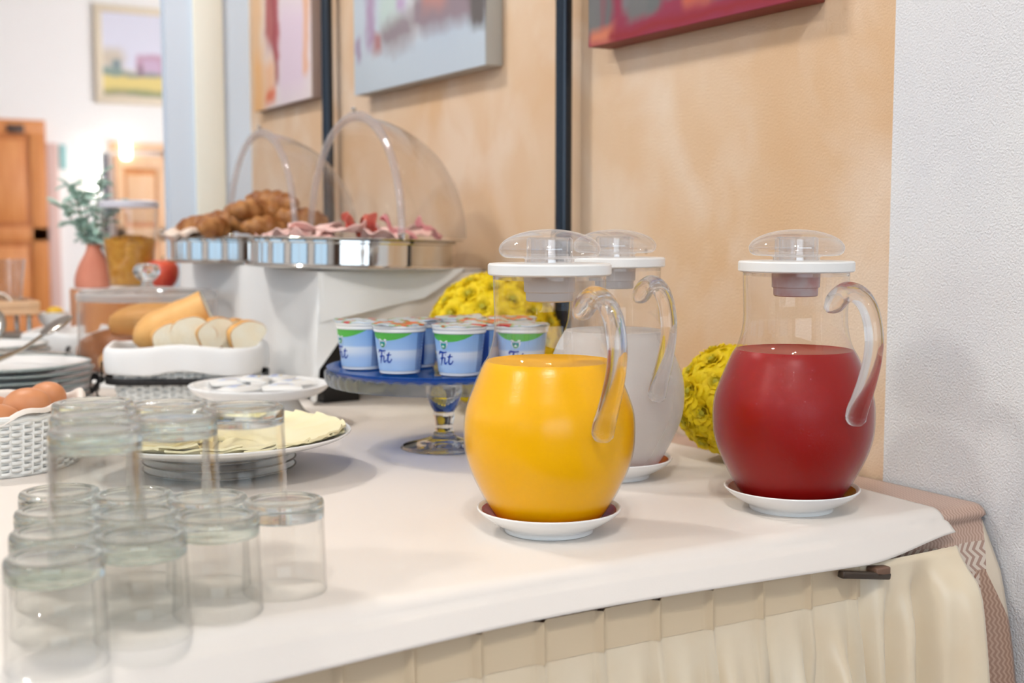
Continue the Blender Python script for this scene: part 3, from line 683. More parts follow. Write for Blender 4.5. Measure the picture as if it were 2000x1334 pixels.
def wrap_text(s, size, x0, z0, off=.0013):
    cu = bpy.data.curves.new('print', 'FONT'); cu.body = s; cu.size = size; cu.align_x = 'CENTER'
    to = bpy.data.objects.new('print', cu); COL.objects.link(to); bpy.context.view_layer.update()
    me = bpy.data.meshes.new_from_object(to.evaluated_get(bpy.context.evaluated_depsgraph_get()))
    bpy.data.objects.remove(to); bpy.data.curves.remove(cu)
    for v in me.vertices: v.co = Vector(on_cup(PI + (x0 + v.co.x) / .030, z0 + v.co.y, off))
    return me
# text runs counter-clockwise seen from outside, so x grows to the viewer's right
def shield(cx, cz, w, h, off):
    out = [(-w, h), (w, h), (w * .98, h * .2), (w * .72, -h * .55), (0, -h), (-w * .72, -h * .55), (-w * .98, h * .2)]
    vs = [on_cup(PI + cx / .030, cz, off)] + [on_cup(PI + (cx + x) / .030, cz + z, off) for x, z in out]
    return mesh(vs, [(0, i + 1, (i + 1) % 7 + 1) for i in range(7)], False)
INK = mat('blue_print_ink', (8, 66, 164), .45); WHT = mat('white_print_ink', (244, 246, 248), .45); TEAL = mat('teal_print_ink', (20, 140, 146), .45); GRN = mat('green_print_ink', (70, 170, 84), .45)
fit = [([(-.0142, .0258), (-.0118, .0288), (-.0060, .0284), (-.0005, .0290)], .0014), ([(-.0072, .0282), (-.0085, .0225), (-.0105, .0165), (-.0122, .0128)], .00125), ([(-.0128, .0212), (-.0085, .0214), (-.0046, .0226)], .0010),
       ([(-.0035, .0226), (-.0046, .0180), (-.0044, .0150), (-.0022, .0156), (.0000, .0178)], .00105), ([(-.0026, .0258), (-.0020, .0262)], .0010),
       ([(.0046, .0272), (.0026, .0215), (.0020, .0165), (.0036, .0148), (.0062, .0162), (.0080, .0190)], .0011), ([(.0002, .0236), (.0040, .0238), (.0076, .0242)], .0009)]
CUPM = dict(body=lathe([(0, .0012), (.022, .0012), (.0235, 0), (CR0, .0006), (CR0, .003), (cup_r(.0505), .0505), (.0330, .0512), (.0334, .0530), (.0328, .0545), (.0340, .0556), (.0345, .0585), (.0338, .0600), (.0322, .0602), (0, .0598)], 64),
            sleeve=cup_sleeve(), letter_F=join(stroke(*fit[0]), stroke(*fit[1]), stroke(*fit[2])), letter_i=join(stroke(*fit[3]), stroke(*fit[4])), letter_t=join(stroke(*fit[5]), stroke(*fit[6])),
            s1=shield(-.0045, .0375, .0060, .0055, .0008), s2=shield(-.0045, .0362, .0043, .0036, .0011), s3=shield(-.0045, .0352, .0030, .0020, .0014), txt=wrap_text('Bauernland', .0026, -.0045, .0402))
MTN = mesh([on_cup(PI + (-.0045 + x) / .030, .0358 + z, .0017) for x, z in ((-.0022, -.0008), (0, .0020), (.0022, -.0008))], [(0, 1, 2)], False)
def foil(seed, c):
    m, N, L, P = new_mat('printed_foil_lid'); P.inputs['Metallic'].default_value = .35; P.inputs['Roughness'].default_value = .28
    tc = N.new('ShaderNodeTexCoord'); mp = N.new('ShaderNodeMapping'); mp.inputs['Location'].default_value = (seed, seed * 2.3, 0); L.new(tc.outputs['Object'], mp.inputs[0])
    nz = N.new('ShaderNodeTexNoise'); nz.inputs['Scale'].default_value = 45; L.new(mp.outputs[0], nz.inputs[0])
    rp = N.new('ShaderNodeValToRGB'); e = rp.color_ramp.elements; e[0].position = .50; e[0].color = srgb(206, 216, 224); e[1].position = .60; e[1].color = srgb(*c)
    q = e.new(.56); q.color = srgb(150, 190, 110)
    L.new(nz.outputs[0], rp.inputs[0]); L.new(rp.outputs[0], P.inputs['Base Color'])
    b = N.new('ShaderNodeBump'); b.inputs['Strength'].default_value = .3; b.inputs['Distance'].default_value = .001; L.new(nz.outputs[0], b.inputs['Height']); L.new(b.outputs[0], P.inputs['Normal'])
    return m
FOIL = [foil(1.1, (206, 40, 50)), foil(2.7, (232, 110, 50)), foil(5.2, (200, 36, 70))]
def foil_wave(a, k, r, z):
    tab = .006 * max(0, math.cos(a - 1.0)) ** 24
    return (r + (tab if k >= 3 else 0) + .0004 * math.sin(a * 18), z + .0004 * math.sin(a * 9) + (tab * .3 if k >= 3 else 0))
FOILM = lathe([(0, .0612), (.015, .0613), (.029, .0611), (.0348, .0606), (.0351, .0596), (.0349, .0590)], 72, wave=foil_wave)
def yogurt(label, x, y, th, fi, tab):
    t = thing('yogurt_cup', label, 'yogurt cup', (x, y, TZ + .0008 + .0975), toward_cam((x, y), th) - PI, 'yogurt cups on the glass stand'); t.scale = (.97, .97, 1)
    obj('cup', CUPM['body'], M['white_plastic'], t); sl = obj('printed_sleeve', CUPM['sleeve'], LBL, t)
    for n_, k_ in (('letter_f', 'letter_F'), ('letter_i', 'letter_i'), ('letter_t', 'letter_t')): obj(n_, CUPM[k_], INK, sl)
    obj('shield_badge', CUPM['s1'], WHT, sl); obj('shield_field', CUPM['s2'], TEAL, sl); obj('shield_meadow', CUPM['s3'], GRN, sl); obj('shield_peak', MTN, WHT, sl); obj('brand_lettering', CUPM['txt'], INK, sl)
    me = FOILM.copy(); me.materials.clear()
    obj('foil_lid', me, FOIL[fi], t, rot=(0, 0, tab))
for a in ((SX - .0780, SY + .0750, -.95, 0, 1.0, 'yogurt cup reading Fit, leftmost of the front cups on the stand'),
          (SX - .0565, SY + .0080, -.62, 1, 2.2, 'yogurt cup reading Fit, second from the left at the front of the stand'),
          (SX - .0030, SY - .0480, -.55, 0, -.8, 'yogurt cup reading Fit nearest the orange pitcher, front of the stand'),
          (SX - .0100, SY + .0620, 2.4, 2, .4, 'yogurt cup with blue back showing between the front cups'),
          (SX + .0530, SY - .0060, 2.2, 1, -.5, 'yogurt cup with blue back half hidden by the orange pitcher neck'),
          (SX + .0680, SY - .0760, -.1, 0, 3.0, 'yogurt cup seen through the neck of the orange pitcher, near side'),
          (SX + .0600, SY + .0680, 1.8, 2, 2.9, 'yogurt cup at the back of the stand before the rose ball'),
          (SX + .1130, SY + .0280, .1, 1, 1.4, 'yogurt cup seen through the neck of the orange pitcher, far side')):
    yogurt(a[5], *a[:5])

# ------------------------------------------------------------------ balls of yellow roses
def rose_mesh():
    vs = []; fs = []; cols = []
    rnd = random.Random(3)
    rings = [(3, .0040, .0105, .010, .25), (4, .0070, .0110, .011, .55), (5, .0105, .0105, .012, .85), (6, .0145, .0085, .013, 1.2), (7, .0185, .0050, .014, 1.5)]
    for ri, (n, r, z, w, lean) in enumerate(rings):
        for p in range(n):
            a0 = 2 * PI * (p + .5 * (ri % 2)) / n + rnd.uniform(-.1, .1); b = len(vs); NU, NV = 4, 3
            for i in range(NU + 1):
                u = i / NU * 2 - 1
                for j in range(NV + 1):
                    v = j / NV
                    a = a0 + u * (w / max(r, .006)) * .62 * (1 - .25 * v)
                    curl = lean * v * .0085 + .003 * max(0, v - .66) * lean
                    rr = r * .55 + r * .45 * v + curl * (.6 + .4 * (1 - u * u))
                    zz = z * v * (1 - .16 * u * u) - (.004 * max(0, v - .62) * lean * 2.4) + .001 * math.sin(u * 5 + ri)
                    vs.append((rr * math.cos(a), rr * math.sin(a), zz)); cols.append(ri)
            for i in range(NU):
                for j in range(NV): fs.append((b + i * (NV + 1) + j, b + (i + 1) * (NV + 1) + j, b + (i + 1) * (NV + 1) + j + 1, b + i * (NV + 1) + j + 1))
    b = len(vs)                                       # tight green heart
    for i in range(8): vs.append((.0042 * math.cos(i * PI / 4), .0042 * math.sin(i * PI / 4), .0075))
    vs.append((0, 0, .0100))
    for i in range(8): fs.append((b + i, b + (i + 1) % 8, b + 8))
    me = bpy.data.meshes.new('mesh'); me.from_pydata(vs, [], fs); me.update()
    for p in me.polygons: p.use_smooth = True
    return me
def rose_mat():
    m, N, L, P = new_mat('yellow_fabric_petals'); P.inputs['Roughness'].default_value = .6; P.inputs['Subsurface Weight'].default_value = 0
    tc = N.new('ShaderNodeTexCoord'); ln = N.new('ShaderNodeVectorMath'); ln.operation = 'MULTIPLY'; ln.inputs[1].default_value = (1, 1, 0); L.new(tc.outputs['Object'], ln.inputs[0])
    le = N.new('ShaderNodeVectorMath'); le.operation = 'LENGTH'; L.new(ln.outputs[0], le.inputs[0])
    rp = N.new('ShaderNodeValToRGB'); e = rp.color_ramp.elements; e[0].position = .0; e[0].color = srgb(186, 184, 56); e[1].position = 1; e[1].color = srgb(255, 230, 16)
    q = e.new(.28); q.color = srgb(226, 206, 40); q = e.new(.5); q.color = srgb(255, 226, 18)
    mr = N.new('ShaderNodeMapRange'); mr.inputs[2].default_value = .024; L.new(le.outputs['Value'], mr.inputs[0]); L.new(mr.outputs[0], rp.inputs[0]); L.new(rp.outputs[0], P.inputs['Base Color'])
    tl = N.new('ShaderNodeBsdfTranslucent'); L.new(rp.outputs[0], tl.inputs[0]); mx = N.new('ShaderNodeMixShader'); mx.inputs[0].default_value = .3
    L.new(P.outputs[0], mx.inputs[1]); L.new(tl.outputs[0], mx.inputs[2]); L.new(mx.outputs[0], N['Material Output'].inputs[0])
    return m
ROSE = rose_mesh(); RM = rose_mat()
def rose_ball(label, c, R, n, sc):
    t = thing('rose_ball', label, 'flower ball', c, 0, 'yellow rose balls')
    obj('foam_core', ball(R - .014 * sc, sub=3), mat('yellow_foam', (226, 186, 20), .8), t)
    rnd = random.Random(int(R * 1e4)); ga = PI * (3 - 5 ** .5)
    for i in range(n):
        z = 1 - 2 * (i + .5) / n; r = math.sqrt(1 - z * z); a = ga * i
        d = Vector((r * math.cos(a), r * math.sin(a), z))
        if c[2] + d.z * R < TZ + .010: continue
        q = d.to_track_quat('Z', 'Y').to_euler()
        o = obj('rose', ROSE, RM, t, loc=d * (R - .0128 * sc), rot=(Matrix.Rotation(0, 3, 'X') @ d.to_track_quat('Z', 'Y').to_matrix() @ Matrix.Rotation(rnd.uniform(0, 6), 3, 'Z')).to_euler())
        s = sc * rnd.uniform(.92, 1.1); o.scale = (s, s, s * rnd.uniform(.9, 1.15))
rose_ball('large ball of yellow fabric roses behind the orange juice pitcher', (-.125, .800, TZ + .107), .107, 92, .96)
rose_ball('small ball of yellow fabric roses between the water and red pitchers', (-.083, .300, TZ + .0715), .071, 46, .90)

# ------------------------------------------------------------------ upturned tumblers in two layers
TH = .070
WALLP = [(.0318, .0006), (.0322, .0), (.0308, .0), (.0306, .0006), (.0290, TH - .0145), (.0302, TH - .0145), (.0318, .0006)]
TB = lathe(smooth_pts([(0, TH - .0140), (.0250, TH - .0144), (.0290, TH - .0142), (.0301, TH - .0128), (.0303, TH - .006), (.0298, TH - .0018), (.0280, TH - .0002), (.0240, TH), (.0205, TH - .0012), (0, TH - .0022)], 4), 56)
TWL = lathe([(.0302, TH - .0130), (.0306, TH * .6), (.0312, TH * .3), (.0319, .0008), (.0314, 0.0), (.0304, .0004), (.0300, TH * .3), (.0295, TH * .6), (.0286, TH - .0145)], 56)
AX, AY = -.722, .062; a_ = (-.0595, -.027); b_ = (.013, .0665)
def tumbler(label, i, j, lay):
    x = AX + i * a_[0] + j * b_[0]; y = AY + i * a_[1] + j * b_[1]
    t = thing('tumbler', label, 'glass', (x, y, TZ + .001 + lay * (TH + .0004)), (i * 1.3 + j * .7) % 3, 'upturned tumblers stacked in two layers')
    obj('glass_wall', TWL, M['tumbler_wall'], t); obj('thick_base', TB, M['tumbler_base'], t)
for i, j, lb in ((0, 0, 'upturned tumbler at the right end of the bottom front row'), (1, 0, 'upturned tumbler, second from the right in the bottom front row'), (2, 0, 'upturned tumbler, third from the right in the bottom front row'), (3, 0, 'upturned tumbler nearest the camera at the left of the bottom front row'),
                 (1, 1, 'upturned tumbler at the right end of the bottom second row'), (2, 1, 'upturned tumbler in the middle of the bottom second row'), (3, 1, 'upturned tumbler at the left of the bottom second row'),
                 (2, 2, 'upturned tumbler at the right of the bottom third row'), (3, 2, 'upturned tumbler at the left of the bottom third row'), (3, 3, 'upturned tumbler at the back left of the bottom layer')):
    tumbler(lb, i, j, 0)
for i, j, lb in ((.5, .5, 'upturned tumbler at the right of the top layer before the cheese plate'), (1.5, .5, 'upturned tumbler in the middle of the top front row'), (2.5, .5, 'upturned tumbler at the left of the top front row'),
                 (1.5, 1.5, 'upturned tumbler behind the middle of the top front row'), (2.5, 1.5, 'upturned tumbler at the left of the top second row'), (2.5, 2.5, 'upturned tumbler at the back of the top layer by the eggs')):
    tumbler(lb, i, j, 1)

# ------------------------------------------------------------------ display riser with cloths and the two roll-top dome trays
RX0, RX1, RY0, RY1, RZ = -.325, -.03, .990, 1.76, .956
t = thing('display_riser', 'black display riser under white cloths carrying the dome trays', 'riser', (0, 0, 0))
obj('board', box(RX0, RX1, RY0, RY1, RZ - .02, RZ, .002), M['black'], t)
for x0, x1 in ((RX0 + .004, RX0 + .066), (RX1 - .066, RX1 - .004)): obj('side_panel', box(x0, x1, RY0 + .004, RY1 - .004, TZ + .0012, RZ - .0205, .002), M['black'], t)
GREYCLOTH = mat('white_linen_cloth', (238, 238, 237), .7, bump=.05, bscale=700)
WARMCLOTH = mat('cream_linen_cloth', (238, 230, 221), .7, bump=.05, bscale=700)
# under cloth: covers the board, short drop at the front
def under_pt(u, v):
    x = RX0 + .01 + (RX1 - RX0 - .012) * u; L = RY1 - RY0
    s = v * (L + .085)
    if s <= L - .006: return (x, RY1 - s, RZ + .0016)
    d = s - (L - .006); return (x, RY0 - .0045 - .003 * math.sin(x * 60), RZ + .0016 - d * (1 - .1 * u))
obj('riser_undercloth', grid(36, 40, under_pt, .001), WARMCLOTH, label='cream cloth over the riser with a short drop behind the rose ball', cat='cloth')
# over cloth: drops to the table on the room side, its corner folds out past the black panel, slanting front flap
def over_side(u, v):
    """u along y from far to near and past the corner, v down"""
    z = RZ + .0030 - v * (RZ - TZ - .004)
    uc = .965; q = min(1, u / uc); k = max(0, (u - uc) / (1 - uc))
    yy = RY1 - q * (RY1 - RY0 + .014)
    x = RX0 - .006 - .010 * v - .010 * math.sin(q * 26) * v - .004 * math.sin(q * 11 + 1) * v
    prof = .006 + .036 * max(0, 1 - abs(v - .49) / (.22 if v < .49 else .26))
    return (x + k * prof, yy - .007 * math.sin(PI * v) * k, z)
def over_front(u, v):
    x = RX0 - .010 + u * .257
    hem = .078 - .045 * u if u < .7 else .078 - .045 * .7 - (u - .7) / .3 * .046
    z = RZ + .0032 - v * hem
    return (x, RY0 - .0125 - .004 * math.sin(x * 40) * v - .012 * v * (1 - u) , z)
def over_top(u, v):
    x = RX0 - .006 + u * (.258 - .03 * v); y = RY0 - .0105 + (RY1 - RY0 + .0105) * v
    return (x, y, RZ + .0032)
t = thing('riser_overcloth', 'white linen cloth draped over the riser with its corner folded out', 'cloth', (0, 0, 0))
obj('side_drop', grid(90, 24, over_side, .001), GREYCLOTH, t); obj('front_flap', grid(30, 8, over_front, .001), GREYCLOTH, t); obj('top_sheet', grid(10, 20, over_top, .001), GREYCLOTH, t)

def dome_tray(label, c, tilt):
    t = thing('dome_tray', label, 'serving tray', c, 0, 'roll top dome trays', rot=tilt)
    R = .178
    obj('base_ring', lathe([(.150, 0), (R - .004, 0), (R, .003), (R - .002, .0055), (R - .010, .007), (R - .010, .039), (R - .004, .041), (R - .004, .044), (R - .016, .044), (R - .018, .010), (.150, .004)], 96, closed=True), M['chrome'], t)
    obj('tray', lathe(smooth_pts([(0, .040), (.150, .040), (.160, .0425), (.172, .0475), (R + .006, .0490), (R + .0085, .0478), (R + .007, .0462), (.172, .0445), (.155, .0405)], 3) + [(0, .0385)], 96), M['chrome'], t)
    for a in (0, PI): obj('hinge_pin', moved(lathe([(0, 0), (.006, 0), (.006, .016), (.004, .018), (0, .018)], 16), (0, 0, 0), (PI / 2, 0, 0)), M['chrome'], t, loc=(0, (R + .013) * (1 if a else -1) + (.0 if not a else .009), .0515))
    # rolled-back cover: a quarter sphere on the wall side with a thick rim arch over the middle
    RD = .192; n, k = 40, 28
    def cov(u, v):
        th = u * PI; ph = v * PI / 2                       # th runs over the arch, ph from the arch plane to the wall side
        return (RD * math.sin(th) * math.sin(ph) * .985, -RD * math.cos(th), .052 + RD * 1.03 * math.sin(th) * math.cos(ph))
    cv = obj('dome_cover', grid(48, 24, cov), M['dome'], t)
    ap = [(0, -RD * math.cos(PI * i / 40), .052 + RD * 1.03 * math.sin(PI * i / 40)) for i in range(41)]
    obj('arch_rim', tube(ap, .0055, 12, 1.5), M['arch'], cv)
    obj('lift_knob', moved(lathe([(0, 0), (.003, 0), (.003, .004), (.0045, .006), (.0045, .009), (0, .010)], 16), (0, 0, .052 + RD * 1.03 + .005)), M['chrome'], cv)
    return t
T2 = (-.225, 1.1014, RZ + .0045); T1 = (-.2424, 1.5173, RZ + .0045)
dome_tray('chrome roll top dome tray of ham slices, nearest the pitchers', T2, (0, .025, 0))
dome_tray('chrome roll top dome tray of brown pastries behind the ham tray', T1, (0, .012, 0))

# ham on the near tray
HAM = mat('pale_pink_ham', (246, 214, 206), .4, var=(242, 194, 186), vscale=60); HAM2 = mat('dark_cured_ham', (190, 78, 70), .4, var=(206, 112, 92), vscale=50); HAM3 = mat('magenta_salami', (222, 140, 148), .4, var=(232, 166, 168), vscale=90)
rnd = random.Random(11)
def ham_mesh(seed, r):
    q = random.Random(seed); ph = [q.uniform(0, 6) for _ in range(5)]
    def f(u, v):
        x = (u - .5) * 2; y = (v - .5) * 2
        # square to disc
        X = x * math.sqrt(1 - y * y / 2); Y = y * math.sqrt(1 - x * x / 2)
        z = .005 * math.sin(X * 5 + ph[0]) + .004 * math.sin(Y * 6 + ph[1] + X * 2) + .002 * math.sin(X * 9 + ph[2]) + .008
        return (X * r, Y * r * .62, z * (.5 + .5 * abs(X)))
    return grid(14, 12, f, .0016)
HMS = [ham_mesh(s, r) for s, r in ((1, .045), (2, .05), (3, .042))]
hi = 0
HLB = ['at the near left of the near tray', 'at the left edge of the near tray', 'at the far left side of the near tray', 'in front of the dark cured ham', 'on top of the left heap', 'on the far side of the near tray', 'at the farthest left of the near tray', 'at the near rim under the dark ham', 'right of the arch rim', 'under the dome in the middle', 'under the dome nearest the wall']
for (dx, dy, rz, lift, m_, lb, s) in (
        (-.10, -.09, .3, 0, HAM, None, 1), (-.12, -.03, 1.2, .006, HAM, None, 1), (-.11, .05, .8, 0, HAM, None, 1), (-.06, -.10, 2.1, .012, HAM, None, 1), (-.07, -.02, .2, .016, HAM, None, 1), (-.05, .08, 1.6, .008, HAM, None, 1), (-.09, .10, 2.6, .004, HAM, None, .9),
        (.0, -.12, .9, .004, HAM, None, 1), (.08, -.06, .2, .006, HAM, None, 1), (.06, .05, 1.1, .01, HAM, None, 1), (.10, .02, 2.2, .012, HAM, None, .9)):
    me = HMS[hi % 3].copy(); me.materials.clear()
    obj('ham_slice', me, m_, None, loc=(T2[0] + dx, T2[1] + dy, T2[2] + .0455 + lift), rot=(.1 * math.sin(hi), .1 * math.cos(hi * 2), rz), scale=(s, s, 1), label='pale pink folded ham slice ' + HLB[hi], cat='ham', group='pale ham slices on the near tray'); hi += 1
for (dx, dy, rz, rx, lift, m_, lb) in ((-.035, -.075, .6, .9, .020, HAM2, 'upright folded slice of dark cured ham in the near dome tray'), (-.01, -.095, 1.0, .6, .014, HAM2, 'dark cured ham slice leaning behind the upright one'), (.035, -.10, -.2, .3, .010, HAM3, 'magenta salami slice beside the dark cured ham'), (.125, -.03, .3, .2, .012, HAM3, 'magenta salami slice at the wall side of the near tray')):
    me = HMS[hi % 3].copy(); me.materials.clear()
    obj('cured_slice', me, m_, None, loc=(T2[0] + dx, T2[1] + dy, T2[2] + .047 + lift), rot=(rx, .5, rz), scale=(.72, .72, 1.2), label=lb, cat='ham'); hi += 1
# pastries on the far tray
CRUST = mat('brown_pastry_crust', (138, 80, 34), .42, var=(196, 140, 84), vscale=34, bump=.3, bscale=90)
def pastry_mesh(seed, L, R):
    q = random.Random(seed); pts = []; rad = []
    for i in range(25):
        s = i / 24; a = (s - .5) * 1.5
        pts.append((L * .5 * math.sin(a) / math.sin(.75), L * .32 * (1 - math.cos(a)), R * .9))
        rad.append(R * (.42 + .58 * math.sin(PI * s) ** .7) * (1 + .10 * math.sin(s * 30 + seed)))
    return tube(pts, rad, 18)
PMS = [pastry_mesh(1, .105, .022), pastry_mesh(2, .098, .021), pastry_mesh(3, .11, .022)]
PLB = ['lying flat at the left tray rim', 'lying at the near left of the pile', 'leaning on the left of the pile', 'lying flat at the near side of the pile', 'in the second layer at the left', 'in the second layer at the near side', 'in the second layer toward the wall', 'low at the near right of the pile', 'lying flat under the arch', 'in the middle of the bottom layer', 'at the far left of the tray', 'at the far right of the tray', 'on the very top of the pile']
for i, (dx, dy, rz, lift, rx) in enumerate(((-.13, -.04, 1.9, 0, 0), (-.12, -.11, .9, 0, 0), (-.075, -.075, 2.5, .012, .1), (-.02, -.12, .2, 0, 0), (-.06, -.02, 1.2, .026, .2), (-.04, -.10, .5, .030, -.1), (.015, -.075, 1.0, .034, .2), (.03, -.13, -.3, .018, 0), (.06, -.06, .7, .008, 0), (.0, .0, 2.0, .010, 0), (-.09, .05, 1.3, .004, 0), (.05, .05, .4, .006, 0), (-.005, -.09, 2.2, .048, .1))):
    me = PMS[i % 3].copy(); me.materials.clear()
    obj('pastry', me, CRUST, None, loc=(T1[0] + dx, T1[1] + dy, T1[2] + .047 + lift), rot=(rx, .1 * math.sin(i * 3), rz), label='brown crescent pastry ' + PLB[i] + ', far dome tray', cat='pastry', group='pastries on the far tray')
obj('flatbread', grid(16, 12, lambda u, v: (T1[0] - .155 + .05 * (u - .5), T1[1] - .03 + .15 * (v - .5), T1[2] + .052 + .012 * math.sin(u * PI) + .004 * math.sin(v * 9)), .006), mat('floured_crust', (222, 190, 168), .7, var=(240, 226, 212), vscale=40), label='pale floured flatbread at the rim of the far dome tray', cat='bread')

# ------------------------------------------------------------------ white cake stand with sachets
WS = (-.477, .840, TZ + .0008)
t = thing('white_cake_stand', 'low white porcelain stand holding paper sachets', 'cake stand', WS)
obj('foot', lathe(smooth_pts([(.060, .004), (.086, .0), (.090, .0012), (.080, .010), (.067, .020), (.059, .032), (.056, .039)], 4) + [(.0, .0395)], 64, sx=.92, sy=.92), M['porcelain'], t)
obj('plate', lathe([(r, z + .008) for r, z in smooth_pts([(0, .0316), (.060, .0318), (.085, .0345), (.098, .0405), (.1045, .0465), (.1055, .0490), (.1035, .0500), (.095, .0465), (.080, .0420), (0, .0405)], 4)], 80, sx=.92, sy=.92), M['porcelain'], t)
SACH = art('printed_paper_sachet', (238, 238, 236), [(0, .0, .016, .010, .003, (206, 216, 232)), (0, .003, .010, .0035, .001, (140, 154, 204)), (.002, -.006, .008, .0018, .001, (222, 196, 120))], axes=('X', 'Y'), wob=.001, wscale=200)
def sachet_mesh(w, d, h):
    def f(u, v):
        x = (u - .5) * w; y = (v - .5) * d; return (x, y, h * (1 - (2 * u - 1) ** 4) * (1 - (2 * v - 1) ** 4) + .0012 + .002 * abs(2 * u - 1) ** 8)
    return grid(12, 10, f, .0018)
SM = sachet_mesh(.055, .04, .006)
for i, (dx, dy, rz, dz, rx, lb) in enumerate(((-.045, -.03, .5, 0, 0, 'flat paper sachet with blue print at the left of the white stand'), (.02, -.045, -.3, 0, 0, 'paper sachet nearest the front of the white stand'), (-.005, .01, 1.1, .0075, .08, 'paper sachet lying on top of the others on the white stand'), (.055, .0, .25, .0, 0, 'paper sachet at the right of the white stand'), (-.03, .055, -.2, 0, 0, 'paper sachet at the back left of the white stand'), (.045, .05, .9, .002, 0, 'paper sachet with a lifted corner at the back right of the white stand'))):
    obj('sachet', SM, SACH, None, loc=(WS[0] + dx * .9, WS[1] + dy * .9, WS[2] + .0535 + dz), rot=(rx, 0, rz), label=lb, cat='sachet', group='paper sachets on the white stand')

# ------------------------------------------------------------------ cheese plate on a little stack of saucers
CP = (-.6288, .5304)
for i in range(3):
    t = thing('small_plate', ('bottom', 'middle', 'top')[i] + ' small white plate of the stack under the cheese platter', 'plate', (CP[0], CP[1], TZ + .0008 + i * .0085), 0, 'small plates under the cheese platter')
    obj('dish', lathe(smooth_pts([(0, .0), (.045, .0), (.050, .0010), (.070, .0045), (.082, .0078), (.0835, .0090), (.082, .0096), (.068, .0066), (.050, .0030)], 3) + [(0, .0025)], 64), M['porcelain'], t)
    obj('shade_rim', lathe([(.0815, .0088), (.0838, .0082), (.0846, .0092), (.0830, .0100)], 64, closed=True), mat('grey_rim_shade', (128, 124, 116), .3), t)  # grey edge paints in the shading of the stacked plates
t = thing('cheese_platter', 'round white platter of sliced cheese behind the tumblers', 'plate', (CP[0], CP[1], TZ + .0275))
PLZ = TZ + .0275
obj('dish', lathe(smooth_pts([(0, .0), (.078, .0), (.082, .001), (.110, .0065), (.138, .0145), (.1455, .0185), (.1465, .0200), (.1450, .0208), (.136, .0172), (.110, .0100), (.082, .0050)], 4) + [(0, .0045)], 96), M['porcelain'], t)
CHE = mat('pale_yellow_cheese', (250, 238, 190), .38, var=(252, 243, 204), vscale=20, spec=.4)
def cheese_mesh(seed):
    q = random.Random(seed); p = [q.uniform(0, 6) for _ in range(4)]
    def f(u, v):
        r = .010 + .129 * u; an = (v - .5) * .56 + .02 * math.sin(u * 9 + p[0])
        z = .0125 * max(0, (r - .085) / .05) ** 1.5 + .0045 * (v) + .0016 * math.sin(u * 14 + p[1]) * v + .002 * math.sin(u * 5 + p[2])
        if u > .97: r += .0015 * math.sin(v * 9 + p[3]); z += .0012 * math.sin(v * 13 + p[3])
        return (r * math.cos(an), r * math.sin(an), z + .0065)
    return grid(16, 8, f, .0022)
CMS = [cheese_mesh(s) for s in range(5)]
NCH = 22
for i in range(NCH):
    obj('cheese_slice', CMS[i % 5], CHE, None, loc=(CP[0], CP[1], PLZ + .0006 + .0006 * (i % 3)), rot=(0, 0, 2 * PI * i / NCH), label='pale yellow cheese slice in the fan on the white platter', cat='cheese', group='cheese slices fanned on the platter')
for i, (a, dx, dy, lb) in enumerate(((.6, -.045, -.05, 'curled cheese slice standing at the left of the platter'), (1.5, -.02, -.065, 'curled cheese slice standing at the front of the platter'), (.1, -.075, -.02, 'curled cheese slice nearest the egg basket'))):
    me = grid(14, 8, lambda u, v: (.026 * math.cos(u * 2.6) * (.6 + .4 * v), .020 * math.sin(u * 2.6), .036 * v + .002 * math.sin(u * 9)), .002)
    obj('cheese_curl', me, CHE, None, loc=(CP[0] + dx, CP[1] + dy, PLZ + .019), rot=(.15, .1, a), label=lb, cat='cheese')
t = thing('serving_fork', 'steel serving fork resting on the cheese platter', 'fork', (CP[0] - .035, CP[1] - .045, PLZ + .03), 0)
obj('handle', tube(smooth_pts([(.03, .02, .004, .003), (.0, .0, .022, .0028), (-.035, -.03, .036, .003), (-.075, -.05, .030, .0042), (-.10, -.062, .022, .0048)], 5), [p[3] for p in smooth_pts([(0, 0, 0, .003), (0, 0, 0, .0028), (0, 0, 0, .003), (0, 0, 0, .0042), (0, 0, 0, .0048)], 5)], 12, .6), M['steel'], t)
for k in range(3): obj('tine', tube([(.03, .02, .004), (.042 + .004 * k, .030 - .006 * k, .001), (.056 + .004 * k, .036 - .008 * k, .004)], .0014, 8), M['steel'], t)

# ------------------------------------------------------------------ wicker helper
WICK = mat('white_painted_wicker', (238, 238, 234), .55, bump=.1, bscale=300)
def weave(path, z0, z1, rows, amp, rad, flare=0.0, pitch=.016):
    """woven rows along a closed path (list of (x,y,nx,ny,s)); returns joined mesh of strands and stakes"""
    ms = []; n = len(path); total = path[-1][4]
    nst = max(8, int(total / pitch / 2) * 2)
    for r in range(rows):
        z = z0 + (z1 - z0) * (r + .5) / rows; f = flare * (z - z0) / (z1 - z0); pts = []
        for x, y, nx_, ny_, s in path:
            o_ = amp * math.sin(2 * PI * s / total * nst / 2 + PI * (r % 2)) + f
            pts.append((x + nx_ * o_, y + ny_ * o_, z))
        P = [Vector(p) for p in pts]; vs = []; fs = []; m_ = len(P)
        for i in range(m_):
            nrm = Vector((path[i][2], path[i][3], 0))
            for a in range(5):
                an = 2 * PI * a / 5; vs.append(P[i] + nrm * math.cos(an) * rad * .7 + Vector((0, 0, 1)) * math.sin(an) * rad)
        for i in range(m_):
            j = (i + 1) % m_
            for a in range(5): b = (a + 1) % 5; fs.append((i * 5 + a, i * 5 + b, j * 5 + b, j * 5 + a))
        ms.append(mesh(vs, fs, True, 0))
    for k in range(nst):
        s = total * k / nst; q = min(path, key=lambda p: abs(p[4] - s))
        ms.append(tube([(q[0], q[1], z0), (q[0] + q[2] * flare, q[1] + q[3] * flare, z1)], rad * .8, 6, caps=False))
    return join(*ms)
